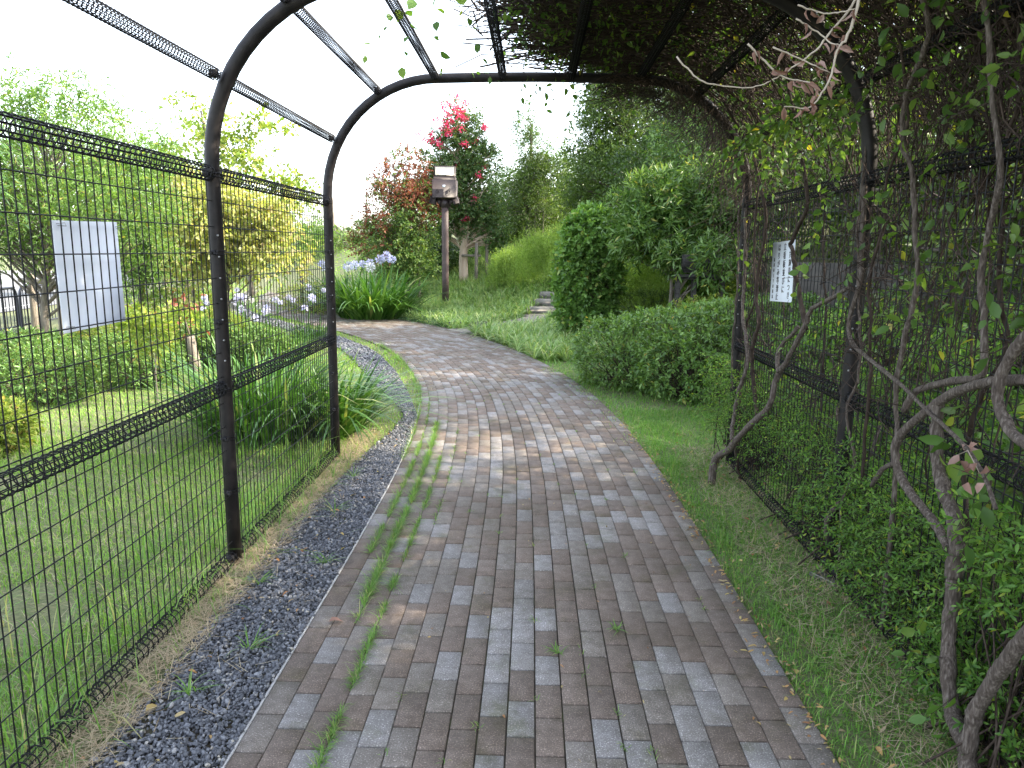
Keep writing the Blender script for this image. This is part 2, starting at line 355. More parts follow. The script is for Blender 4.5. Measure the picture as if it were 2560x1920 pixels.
xs = np.concatenate([[-400, -200, -100, -60], np.arange(-40, 40.1, .5), [60, 100, 200, 400]])
ys = np.concatenate([[-100, -40, -15], np.arange(-8, 60.1, .5), [80, 120, 200, 400, 700]])
X, Y = np.meshgrid(xs, ys); Z = gz(X, Y); nx, ny = len(xs), len(ys)
idx = np.arange(nx*ny).reshape(ny, nx)
F = np.stack([idx[:-1, :-1], idx[:-1, 1:], idx[1:, 1:], idx[1:, :-1]], -1).reshape(-1, 4)
tag(MB().add(np.stack([X, Y, Z], -1).reshape(-1, 3), F).build("ground", M['soil'], smooth=True), kind='structure')

def ribbon(s0, s1, ua, ub, z, step=.25):
    s = np.arange(s0, s1+step/2, step); a = on_path(s, ua(s)); b = on_path(s, ub(s)); n = len(s)
    za = np.maximum(z, 0*s+z)
    V = np.concatenate([np.c_[a, za], np.c_[b, za]]); i = np.arange(n-1)
    return V, np.stack([i, i+n, i+n+1, i+1], 1)
rng = np.random.RandomState(3)
mb = MB(); V, F = ribbon(0, SL[-1]-.1, lambda s: -HWs(s), lambda s: HWs(s), -.009); mb.add(V, F)
base_v = mb
# pavers
pb = MB(); PV = []; PC = []
ncol = 20
tone_b = np.array([(.138, .109, .091), (.168, .149, .133), (.203, .194, .192)])
tone_n = np.array([(.098, .080, .070), (.13, .12, .113), (.165, .166, .180)])
drift = 0
for ci in range(ncol):
    drift += .1 + rng.uniform(-.025, .03)
    s = 1.2 + (drift % .2)
    while s < SL[-1]-1:
        Lp = .2; g = .0030; gu = .0026 if (5 < ci < 14) else .0012
        s0, s1 = s+g, s+Lp-g
        sm = (s0+s1)/2; hw = float(HWs(sm)); wc = 2*hw/ncol
        u0_ = -hw+ci*wc+gu; u1_ = -hw+(ci+1)*wc-gu
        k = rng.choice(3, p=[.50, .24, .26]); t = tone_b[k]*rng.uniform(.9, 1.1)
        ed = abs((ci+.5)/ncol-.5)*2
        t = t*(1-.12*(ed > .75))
        zt = rng.uniform(-.0009, .0009)
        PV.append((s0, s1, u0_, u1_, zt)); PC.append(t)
        s += Lp
PV = np.array(PV); PC = np.array(PC)
ch = .003
def cor(ds, du, z):
    s = np.where(ds > 0, PV[:, 1]-(ds == 1)*0, PV[:, 0]); return s
def pc(si, ui, ins, z):
    s = (PV[:, 0]+ins) if si == 0 else (PV[:, 1]-ins); u = (PV[:, 2]+ins) if ui == 0 else (PV[:, 3]-ins)
    xy = on_path(s, u); return np.c_[xy, z+PV[:, 4]]
top = [pc(0, 0, ch, 0), pc(0, 1, ch, 0), pc(1, 1, ch, 0), pc(1, 0, ch, 0)]; mdl = [pc(0, 0, 0, -.003), pc(0, 1, 0, -.003), pc(1, 1, 0, -.003), pc(1, 0, 0, -.003)]; bot = [pc(0, 0, 0, -.012), pc(0, 1, 0, -.012), pc(1, 1, 0, -.012), pc(1, 0, 0, -.012)]
V = np.stack(top+mdl+bot, 1); b0 = np.arange(len(V))[:, None]*12; fs = [[0, 1, 2, 3]]
for o in (0, 4):
    for j in range(4): fs.append([o+j, o+4+j, o+4+(j+1) % 4, o+(j+1) % 4])
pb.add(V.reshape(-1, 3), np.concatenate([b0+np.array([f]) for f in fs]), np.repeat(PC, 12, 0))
tag(pb.build("path", M['paver']), kind='structure')
tag(base_v.build("path_bed", M['joint']), kind='structure')
# thin edging strip at the left edge of the path
mb = MB(); s = np.arange(0, 11, .25); p = on_path(s, -HWs(s)-.006); addtube(mb, np.c_[p, 0*s-.004], .006, 5)
tag(mb.build("path_edging", M['edging']), kind='structure')
# gravel bed
mb = MB(); V, F = ribbon(0, SL[-1]-.5, lambda s: -HWs(s)-.012-gband(s)[0], lambda s: -HWs(s)-gband(s)[1], -.012); V = V.copy(); mb.add(V, F[:, ::-1])
tag(mb.build("gravel_bed", M['joint']), kind='structure')
ico = np.array([(0, 0, 1), (.894, 0, .447), (.276, .851, .447), (-.724, .526, .447), (-.724, -.526, .447), (.276, -.851, .447), (.724, .526, -.447), (-.276, .851, -.447), (-.894, 0, -.447), (-.276, -.851, -.447), (.724, -.526, -.447), (0, 0, -1)])
icf = np.array([(0, 1, 2), (0, 2, 3), (0, 3, 4), (0, 4, 5), (0, 5, 1), (1, 6, 2), (2, 7, 3), (3, 8, 4), (4, 9, 5), (5, 10, 1), (1, 10, 6), (2, 6, 7), (3, 7, 8), (4, 8, 9), (5, 9, 10)])
def stones(rng, xy, z, sz):
    N = len(xy); q = rng.normal(size=(N, 3, 3)); q = np.linalg.qr(q)[0]
    sc = np.stack([np.ones(N), rng.uniform(.6, .95, N), rng.uniform(.4, .75, N)], 1)*sz[:, None]
    V = ico[None]*(1+rng.uniform(-.2, .2, (N, 12, 1)))*sc[:, None]; V = np.einsum('nij,nkj->nki', q, V) + np.c_[xy, z][:, None]
    return V.reshape(-1, 3), (np.arange(N)[:, None, None]*12+icf[None]).reshape(-1, 3)
def gpts(rng, s0, s1, N):
    s = rng.uniform(s0, s1, N); a, b_ = gband(s); w = rng.uniform(0, 1, N)
    u = -HWs(s)-.01-a-(b_-a)*w; keep = rng.uniform(0, 1, N) < np.where(w > .75, 1-(w-.75)*2.2, 1); return on_path(s, u)[keep]
mb = MB()
for s0, s1, N, sz in ((4.6, 9, 26000, .0078), (9, 14, 9000, .011), (14, 24, 7000, .017)):
    xy = gpts(rng, s0, s1, N); z = rng.uniform(-.009, .009, len(xy)); mb.add(*stones(rng, xy, z, sz*rng.lognormal(0, .28, len(xy))))
tag(mb.build("gravel", M['gravel']), "dark blue-grey gravel strip between brick path and left fence", "gravel", kind='stuff')

# road beyond the left planting
mb = MB().add([(-60, -5, .0), (-9.6, -5, .0), (-13, 20, 0), (-22, 45, 0), (-60, 45, 0)], [[0, 1, 2, 3, 4]])
tag(mb.build("road", M['road']), kind='structure')
mb = MB()
for (a, b_, w) in (((-10.5, 2), (-13.6, 20), .12), ((-13.9, 2), (-17, 20), .15), ((-12.3, 12), (-17, 11), .12), ((-12.9, 15.5), (-17, 14.5), .12)):
    a = np.array(a, float); b_ = np.array(b_, float); t = nrm(b_-a); q = np.array([t[1], -t[0]])*w/2
    mb.add([(*(a-q), .005), (*(a+q), .005), (*(b_+q), .005), (*(b_-q), .005)], [[0, 1, 2, 3]])
tag(mb.build("road_marking", M['linepaint']), kind='structure')
# concrete landing of the side path and the steps
mb = MB(); z = .004
P = np.array([(-1.75, 14.75), (-1.05, 13.95), (-.55, 14.4), (.7, 15.9), (.6, 16.3), (-.1, 16.3), (-.95, 15.25), (-1.45, 15.2)]); zz = np.array([.004, .004, .03, .15, .16, .16, .06, .03])
mb.add(np.c_[P, zz], [[0, 1, 2, 3, 4, 5, 6, 7]])
tag(mb.build("side_path", M['concrete']), kind='structure')

# ------------------------------------------------------------------ grass
def gpatch(mb, rng, n, xr, yr, h, w, cond=None, lean=.5, droop=.25, K=2, jit=.0):
    x = rng.uniform(*xr, n); y = rng.uniform(*yr, n); u, s = path_u(x, y); ok = np.ones(n, bool)
    a, b_ = gband(s); hw = HWs(s); ok &= ~((np.abs(u) < hw-.0) | ((u < -hw-a) & (u > -hw-b_+.02)))
    if cond is not None: ok &= cond(x, y, u, s)
    x, y, u, s = x[ok], y[ok], u[ok], s[ok]; n = len(x)
    hh = h*rng.lognormal(0, .35, n); P = np.c_[x, y, gz(x, y)-.003]
    addbl(mb, P, rng.uniform(0, 6.28, n), hh, w*rng.uniform(.7, 1.3, n), rng.uniform(0, lean, n), rng.uniform(0, droop, n)*2, K=K)
def vis_left(x, y, u, s): return (x > -1.2*y-.4)
def clump(x, y, f=1.7, ph=0): return np.sin(x*f*2.1+ph+np.sin(y*f*1.3))*np.sin(y*f*1.7+ph*2+np.cos(x*f))
rng = np.random.RandomState(11)
mb = MB()
gpatch(mb, rng, 75000, (-6.5, -1.55), (1.4, 6), .055, .0045, lambda x, y, u, s: vis_left(x, y, u, s) & (clump(x, y) > -.55), .8, .4)
gpatch(mb, rng, 45000, (-7.5, -1.1), (5, 11), .05, .007, lambda x, y, u, s: vis_left(x, y, u, s) & (u < 0), .8, .4)
gpatch(mb, rng, 26000, (-9, -1), (10, 18), .06, .012, lambda x, y, u, s: u < 0, .8, .3)
gpatch(mb, rng, 16000, (-14, -4), (16, 34), .08, .03, lambda x, y, u, s: (x > -.5*y-2), .8, .3)
tag(mb.build("lawn", M['grass']), "mown green lawn left of the fence with yellowish patches", "lawn", kind='stuff')
mb = MB()
gpatch(mb, rng, 7000, (-2.6, -1.5), (1.4, 5.6), .2, .007, lambda x, y, u, s: (rng.uniform(0, 1, len(x)) < np.exp(-(-1.5-x)*3.2)) & (clump(x, y, 2.3, 1) > -.3), .35, .5, K=4)
gpatch(mb, rng, 380, (-1.52, -1.36), (1.4, 5.6), .14, .006, None, .7, .8, K=4)
tag(mb.build("tall_grass", M['tallgrass']), "long bright grass blades growing through the left fence foot", "grass", kind='stuff')
mb = MB()
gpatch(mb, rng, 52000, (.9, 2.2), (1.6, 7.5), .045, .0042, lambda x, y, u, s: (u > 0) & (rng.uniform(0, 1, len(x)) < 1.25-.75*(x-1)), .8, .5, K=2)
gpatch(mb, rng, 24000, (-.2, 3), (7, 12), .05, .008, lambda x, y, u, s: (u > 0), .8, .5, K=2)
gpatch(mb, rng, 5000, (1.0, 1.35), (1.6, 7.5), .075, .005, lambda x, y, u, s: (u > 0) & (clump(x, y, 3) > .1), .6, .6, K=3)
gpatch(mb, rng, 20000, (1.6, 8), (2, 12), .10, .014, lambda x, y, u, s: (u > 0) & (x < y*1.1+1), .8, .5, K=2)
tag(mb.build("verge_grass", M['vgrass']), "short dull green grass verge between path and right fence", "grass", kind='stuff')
# dry straw along both fences
mb = MB()
def straw(n, xr, yr, z=.006):
    x = rng.uniform(*xr, n); y = rng.uniform(*yr, n); addbl(mb, np.c_[x, y, np.full(n, z)+rng.uniform(-.006, .012, n)], rng.uniform(0, 6.28, n), rng.uniform(.04, .13, n), .0028, .985, -.0, K=2)
straw(6500, (-1.54, -1.33), (1.6, 6.3)); straw(160, (-1.4, -1.05), (1.6, 7)); straw(5500, (1.15, 1.8), (1.6, 6)); straw(5000, (-4, -1.5), (1.5, 6)); straw(900, (-1.9, -1.1), (7, 9.4))
tag(mb.build("dry_straw", M['straw']), "dry tan straw scattered along the fence feet", "straw", kind='stuff')
# grass tufts in the paving joints
mb = MB()
def joint(u, s0, s1, n, h, prob=1.0, ph=0):
    s = rng.uniform(s0, s1, n); s = s[(np.sin(s*9+ph)+np.sin(s*23+ph*3)+rng.uniform(-1, 1, len(s))) > (1-prob)*2-1]
    p = on_path(s, u+rng.normal(0, .006, len(s))); n = len(s)
    addbl(mb, np.c_[p, np.full(n, -.004)], rng.uniform(0, 6.28, n), h*rng.lognormal(0, .4, n), .0035, rng.uniform(.2, .9, n), rng.uniform(0, .8, n), K=3)
wc = .097
def scl(y): return y+3.0
joint(-.97+3*wc, scl(1.9), scl(3.4), 1700, .034, .7, 0); joint(-.97+2*wc, scl(3.0), scl(6.8), 4600, .05, 1.0, 1); joint(-.97+3*wc, scl(3.6), scl(5.6), 1500, .035, .75, 2)
joint(-.97+1*wc, scl(3.7), scl(6.0), 2000, .04, .8, 3); joint(-.97+4*wc, scl(4.0), scl(6.5), 500, .03, .5, 4); joint(-.965, scl(5.5), scl(9), 900, .06, .9, 5); joint(-.97+1*wc, scl(6), scl(8), 500, .04, .6, 7)
joint(-1.0, scl(8.5), scl(13), 1600, .07, .95, 6)
for _ in range(70):
    ci = rng.randint(1, 19); s = rng.uniform(scl(1.9), scl(9)); k = rng.randint(5, 16); p = on_path(np.full(k, s)+rng.normal(0, .012, k), -.97+ci*wc+rng.normal(0, .006, k))
    addbl(mb, np.c_[p, np.full(k, -.003)], rng.uniform(0, 6.28, k), rng.uniform(.012, .032, k), .004, rng.uniform(.4, .95, k), .4, K=2)
for _ in range(35):
    s = rng.uniform(scl(6), scl(10)); k = 30; p = on_path(np.full(k, s)+rng.normal(0, .06, k), .93+rng.normal(0, .07, k))
    addbl(mb, np.c_[p, np.full(k, -.003)], rng.uniform(0, 6.28, k), rng.uniform(.02, .05, k), .005, rng.uniform(.4, .95, k), .4, K=2)
for (x, y, h) in ((1.15-.97+.2, 2.95, .06), (.12, 2.75, .05), (-1.12, 2.7, .12), (-1.2, 4.3, .14), (-1.3, 3.3, .12), (-1.05, 3.55, .1), (-1.25, 5.0, .14), (-1.22, 2.4, .12)):
    k = 16; addbl(mb, np.c_[np.full(k, x)+rng.normal(0, .01, k), np.full(k, y)+rng.normal(0, .01, k), np.zeros(k)], rng.uniform(0, 6.28, k), h*rng.uniform(.6, 1.2, k), .006, rng.uniform(.4, .95, k), .5, K=3)
tag(mb.build("joint_weeds", M['tallgrass']), "small weeds and grass sprouting from the path joints", "weeds", kind='stuff')
# leaf litter
mb = MB(); n = 420; s = rng.uniform(scl(1.7), scl(7), n); p = on_path(s, .955+np.abs(rng.normal(0, .03, n))*rng.choice([-1, 1.6], n)); 
q = np.c_[p, np.full(n, .006)]; mb.add(*leaves(q, np.c_[rng.normal(size=(n, 2)), rng.normal(0, .12, n)], np.c_[rng.normal(0, .3, (n, 2)), np.ones(n)], rng.uniform(.015, .04, n), rng.uniform(.006, .014, n), .15, 2, .2))
n = 300; x = np.where(rng.uniform(0, 1, n) < .7, rng.uniform(1.1, 1.8, n), rng.uniform(-1.42, -1.0, n)); y = rng.uniform(1.8, 6.5, n); q = np.c_[x, y, np.full(n, .016)]
mb.add(*leaves(q, np.c_[rng.normal(size=(n, 2)), rng.normal(0, .2, n)], np.c_[rng.normal(0, .3, (n, 2)), np.ones(n)], rng.uniform(.015, .045, n), rng.uniform(.008, .02, n), .2, 2, .25))
n = 120; s = rng.uniform(scl(1.8), scl(9), n); p = on_path(s, rng.uniform(-.9, .9, n)); q = np.c_[p, np.full(n, .004)]
mb.add(*leaves(q, np.c_[rng.normal(size=(n, 2)), rng.normal(0, .1, n)], np.c_[rng.normal(0, .3, (n, 2)), np.ones(n)], rng.uniform(.01, .025, n), rng.uniform(.004, .01, n), .15, 2, .2))
tag(mb.build("leaf_litter", M['litter']), "small dry brown leaf litter lying along the path edges", "leaf litter", kind='stuff')
for (x, y, L, w, a, lab, mt) in ((-1.32, 2.28, .05, .035, 1.0, "broad tan fallen leaf lying on the gravel at lower left", 'litter'), (.80, 2.30, .03, .011, 2.0, "narrow pale yellow fallen leaf on the right paving near the front", 'litter'),
        (-.86, 2.93, .06, .04, .4, "curled brown fallen leaf caught in weeds at the path's left edge", 'brownleaf'), (1.03, 2.62, .045, .03, 1.5, "curled tan fallen leaf at the path's right edge", 'litter')):
    mb = MB(); mb.add(*leaves(np.array([[x, y, .012]]), np.array([[math.cos(a), math.sin(a), .15]]), np.array([[.2, .1, 1.]]), L, w, .25, 2, .3))
    tag(mb.build("fallen_leaf", M[mt], loc=(x, y, .012)), lab, "leaf")

# ------------------------------------------------------------------ arches, fence, purlins
XL, XR = -1.52, 1.53; YA = [1.58, 3.56, 5.535]
HA = 2.79; RC = .82; RT = .034
def arch_pts(y):
    a = np.linspace(0, math.pi/2, 15)
    L = [(XL, y, -.05), (XL, y, .6), (XL, y, 1.3), (XL, y, HA-RC)] + [(XL+RC-RC*math.cos(t), y, HA-RC+RC*math.sin(t)) for t in a[1:]]
    Rr = [(XR+XL-x, y_, z) for x, y_, z in L[::-1]]
    mid = [(XL+RC+(XR-XL-2*RC)*t, y, HA+.012*math.sin(math.pi*t)) for t in (.25, .5, .75)]
    return np.array(L+mid+Rr)
arch_lab = ["dark steel arch frame nearest the camera, standing out of frame", "dark steel arch frame standing at the middle of the fence, reaching above the picture", "dark steel arch frame at the far end of the tunnel, fully seen"]
arches = []
for i, y in enumerate(YA):
    r = thing("arch_frame", arch_lab[i], "arch", (0, y, 0), "arch frames of the tunnel")
    mb = MB(); addtube(mb, arch_pts(y), RT, 16); part(mb, "arch_tube", M['metal'], r, True)
    for x, sgn in ((XL, 1), (XR, -1)):
        for z in (.38, .66, .9, 1.24, 1.57, 1.93):
            mb = MB(); th = np.linspace(0, 2*math.pi, 17)
            for dz in (-.008, .008): mb.add(*tubes(np.c_[x+(RT+.003)*np.cos(th), y+(RT+.003)*np.sin(th), 0*th+z+dz], .0018*np.ones(17), 5))
            addb(mb, (x+sgn*.006, y-RT-.012, z), (.022, .024, .024), .004)
            part(mb, "clamp", M['wire'], r)
        for z in np.arange(1.05, 1.75, .1):
            mb = MB(); mb.add(*tubes(np.array([(x+sgn*.02, y-RT*.8, z), (x+sgn*.022, y-RT*.8-.006, z)]), np.array([.005, .004]), 8)); mb.add(*box((x+sgn*.022, y-RT*.8-.007, z), (.007, .002, .007))); part(mb, "rivet", M['galv'], r)
    arches.append(r)
mb = MB(); addb(mb, (XR-.05, YA[1]-.06, .005), (.06, .16, .02), .004, rot=Matrix.Rotation(.5, 3, 'Z'))
tag(mb.build("base_plate", M['galv'], loc=(XR-.05, YA[1]-.06, 0)), "small galvanised plate lying at the foot of the middle right post", "plate")

def lattice(mb, a, b, rad, nl=9, pitch=.03, rw=.0016):
    a = np.array(a, float); b = np.array(b, float); L = np.linalg.norm(b-a); t = (b-a)/L
    u = nrm(np.cross(t, [0, 0, 1.])); w = np.cross(u, t); th = np.linspace(0, 2*math.pi, 13); n = int(L/pitch)
    c = a[None]+t[None]*((np.arange(n)+.5)*L/n)[:, None]
    P = c[:, None]+rad*(u*np.cos(th)[:, None]+w*np.sin(th)[:, None])[None]
    mb.add(*tubes(P, np.full((n, 13), rw), 3))
    q = (rad-.003)*np.array([u*math.cos(x)+w*math.sin(x) for x in np.arange(nl)*2*math.pi/nl])
    mb.add(*tubes(np.stack([a+q, (a+b)/2+q, b+q], 1), np.full((nl, 3), rw*.8), 4))
def brackets(mb, a, b, rad):
    a = np.array(a, float); b = np.array(b, float); t = nrm(b-a)
    for p in (a+t*.02, b-t*.02): mb.add(*box(p, (rad*1.1, .03, rad*1.1)))
for k in range(2):
    y0, y1 = YA[k]+RT, YA[k+1]-RT
    for x, side in ((XL, 'left'), (XR, 'right')):
        where = ('nearest the camera' if k == 0 else 'between the two visible arches')
        r = thing("mesh_fence_panel", f"black welded wire fence panel on the {side} side, {where}", "fence", (x, (y0+y1)/2, 0), "wire mesh fence panels of the tunnel")
        mb = MB(); yv = np.arange(y0+.02, y1, .05)
        kk = .012*np.sin(yv*3)
        zs = [.06, .5, .91, 1.4, 1.93]
        mb.add(*tubes(np.stack([np.c_[np.full(len(yv), x), yv, np.full(len(yv), z)] for z in zs], 1), np.full((len(yv), 5), .0024), 5))
        for z in list(np.arange(.12, .86, .12)) + list(np.arange(.97, 1.9, .12)):
            mb.add(*tubes(np.array([(x+.004, y0-.02, z), (x+.004, (y0+y1)/2, z-.001), (x+.004, y1+.02, z)]), np.array([.0024]*3), 5))
        part(mb, "wire_mesh", M['wire'], r)
        for z, rad, nm in ((1.935, .036, "top_rail"), (.915, .036, "middle_rail"), (.035, .034, "bottom_rail")):
            mb = MB(); lattice(mb, (x, y0, z), (x, y1, z), rad, 9, .038, .0029); brackets(mb, (x, y0, z), (x, y1, z), rad); part(mb, nm, M['wire'], r)
ordn = ["first", "second", "third", "fourth", "fifth", "sixth", "seventh", "eighth"]
pur = [(-1.463, 2.37), (-1.13, 2.70), (-.72, 2.80), (-.24, 2.802), (.24, 2.802), (.72, 2.80), (1.14, 2.70), (1.473, 2.37)]
for k in range(2):
    y0, y1 = YA[k]+RT, YA[k+1]-RT
    for j, (x, z) in enumerate(pur):
        mb = MB(); lattice(mb, (x, y0, z), (x, y1, z), .028, 10, .025, .0026); brackets(mb, (x, y0, z), (x, y1, z), .03)
        o = mb.build("lattice_purlin", M['wire'], loc=(x, (y0+y1)/2, z))
        tag(o, f"{ordn[j]} wire lattice roof tube from the left, " + ("nearer the camera" if k == 0 else "between the two visible arches"), "roof bar", "lattice roof tubes over the path")

# white board on the left fence
r = thing("notice_board", "blank white board wired to the outside of the left fence", "board", (XL-.03, 2.57, 1.5))
mb = MB(); c = .02
mb2 = MB(); addb(mb2, (XL-.024, 2.565, 1.497), (.004, .375, .365), .001, rot=np.array(Matrix.Rotation(R(1.2), 3, 'X'))); part(mb2, "panel", M['white'], r)
for yy in (2.395, 2.735):
    for zz in (1.33, 1.665): mb = MB(); addtube(mb, [(XL-.03, yy, zz), (XL+.006, yy, zz+.004), (XL+.004, yy+.01, zz-.006), (XL-.03, yy+.004, zz-.004)], .0012, 5); part(mb, "wire_tie", M['galv'], r)

# Japanese sign on the right fence
def glyphs(chars, m4):
    mb = MB()
    for ch_, (cx, cz, sz) in chars:
        cu = bpy.data.curves.new("g", 'FONT'); cu.body = ch_; cu.size = 1.0; cu.align_x = 'CENTER'; cu.align_y = 'CENTER'; cu.offset = .012; cu.extrude = .01; cu.resolution_u = 3
        ob = bpy.data.objects.new("g", cu); COL.objects.link(ob); dg = bpy.context.evaluated_depsgraph_get(); dg.update()
        me = bpy.data.meshes.new_from_object(ob.evaluated_get(dg)); bpy.data.objects.remove(ob); bpy.data.curves.remove(cu)
        if len(me.vertices):
            v = np.zeros(len(me.vertices)*3); me.vertices.foreach_get("co", v); v = v.reshape(-1, 3)
            mn, mx = v[:, :2].min(0), v[:, :2].max(0)
            v = v*np.array([sz, sz*1.08, .06]); v[:, 0] += cx; v[:, 1] += cz
            v4 = (np.c_[v, np.ones(len(v))] @ np.array(m4).T)[:, :3]
            for k in (3, 4):
                fl = [list(p.vertices) for p in me.polygons if len(p.vertices) == k]
                if fl: mb.f.append(np.array(fl)+mb.n)
            big_ = [list(p.vertices) for p in me.polygons if len(p.vertices) > 4]
            for q in big_: mb.f.append(np.array([q])+mb.n)
            mb.v.append(v4); mb.n += len(v4)
        bpy.data.meshes.remove(me)
    return mb
sw, sh = .40, .365
r = thing("warning_sign", "white sign with vertical black Japanese writing on the right fence, partly behind a vine stem", "sign", (XR-.012, 4.62, 1.485))
# local sign frame: x -> -Y, y -> +Z, z -> -X ; slight tilt
rot = Matrix.Rotation(R(-2.5), 4, 'X')
fr = Matrix(((0, 0, -1, 0), (-1, 0, 0, 0), (0, 1, 0, 0), (0, 0, 0, 1)))
m4 = Matrix.Translation((XR-.012, 4.62, 1.485)) @ rot @ fr
V, F4, F3 = bbox((0, 0, 0), (sw, sh, .003), .001); V = (np.c_[V, np.ones(len(V))] @ np.array(m4).T)[:, :3]
mb = MB(); mb.v.append(V); mb.f += [np.array(F4), np.array(F3)]; mb.n = len(V); part(mb, "panel", M['white'], r)
chars = []
def column(txt, cx, z0, z1, sz):
    for i, ch_ in enumerate(txt): chars.append((ch_, (cx, z0+(z1-z0)*i/(len(txt)-1), sz)))
m5 = m4 @ Matrix.Translation((0, 0, .0024))
for a_ in (("公共施設につき", .135, .145, -.145, .043), ("立看板並びに", .035, .145, -.110, .046), ("はりがみ等禁止", -.068, .145, -.155, .045), ("京都市上下水道局", -.152, .075, -.155, .023)):
    chars.clear(); column(*a_); part(glyphs(chars, m5), "lettering", M['ink'], r)

# ------------------------------------------------------------------ lamp post
lx, ly = -2.26, 19.05; lz = float(gz(lx, ly))
r = thing("flood_lamp_post", "brown steel lamp post with box and floodlight on top, standing among lilyturf", "lamp post", (lx, ly, lz))
mb = MB(); addtube(mb, [(lx, ly, lz-.1), (lx, ly, 1), (lx, ly, 2), (lx, ly, 2.62)], .088, 20); part(mb, "pole", M['brownpole'], r, True)
mb = MB(); addtube(mb, [(lx, ly, 2.62), (lx, ly, 2.83)], [.10, .10], 20); part(mb, "collar", M['brownpaint'], r, True)
bx_z = 3.06
for sx in (-1, 1):
    mb = MB(); V = np.array([(lx+sx*.10, ly-.02, 2.84), (lx+sx*.27, ly-.02, 2.84), (lx+sx*.10, ly-.02, 2.62), (lx+sx*.10, ly+.02, 2.84), (lx+sx*.27, ly+.02, 2.84), (lx+sx*.10, ly+.02, 2.62)])
    n = mb.n; mb.v.append(V); mb.f += [np.array([[0, 1, 2], [3, 5, 4]])+n, np.array([[0, 3, 4, 1], [1, 4, 5, 2], [2, 5, 3, 0]])+n]; mb.n += 6
    part(mb, "bracket", M['brownpaint'], r)
mb = MB(); addb(mb, (lx, ly, 3.07), (.60, .40, .44), .012); cb = part(mb, "control_box", M['brownpaint'], r)
mb = MB(); mb.add(*box((lx+.0, ly-.2025, 3.13), (.07, .004, .055))); part(mb, "sticker", M['white'], cb)
for sx in (-.14, .14):
    mb = MB(); addtube(mb, [(lx+sx, ly-.20, 3.08), (lx+sx, ly-.225, 3.075), (lx+sx, ly-.225, 2.99), (lx+sx, ly-.20, 2.985)], .008, 6); part(mb, "latch", M['lampdark'], cb)
for sx, a in ((-.30, .3), (.27, -.3)):
    mb = MB(); addb(mb, (lx+sx, ly+.04, 2.79), (.02 if 0 else .14, .36, .17), .006, rot=np.array(Matrix.Rotation(a, 3, 'Y'))); part(mb, "side_shield", M['lampdark'], r)
mb = MB(); addb(mb, (lx, ly+.02, 3.325), (.55, .3, .075), .01); part(mb, "lamp_base", M['lampdark'], r)
rt = np.array(Matrix.Rotation(R(-8), 3, 'X'))
mb = MB(); addb(mb, (lx+.0, ly+.02, 3.49), (.54, .15, .27), .02, rot=rt); fh = part(mb, "floodlight", M['lampdark'], r)
mb = MB(); _c = np.array([lx, ly+.02, 3.49])+rt @ np.array([0, -.08, 0]); addb(mb, tuple(_c), (.47, .02, .20), .006, rot=rt); part(mb, "lens", M['glass'], fh)

# ------------------------------------------------------------------ stone steps
r = thing("stone_steps", "short flight of pale stone steps climbing the grassy mound", "steps", (.2, 16.5, .15))
sp0 = np.array([.22, 16.3]); dr = nrm(np.array([.35, .93]))
for i in range(4):
    c = sp0+dr*(.42*i); z = .10+.15*i
    a = math.atan2(-dr[0], dr[1]); mb = MB(); addb(mb, (c[0], c[1]+.22, z), (.95, .46, .15), .015, rot=np.array(Matrix.Rotation(a, 3, 'Z'))); part(mb, "step", M['concrete'], r)
mb = MB(); addb(mb, (-1.35, 15.3, .07), (.8, .12, .10), .012, rot=np.array(Matrix.Rotation(.08, 3, 'Z')))
tag(mb.build("kerb_stone", M['curb'], loc=(-1.35, 15.3, 0)), "low dark kerb stone beside the concrete landing below the lamp post", "kerb")
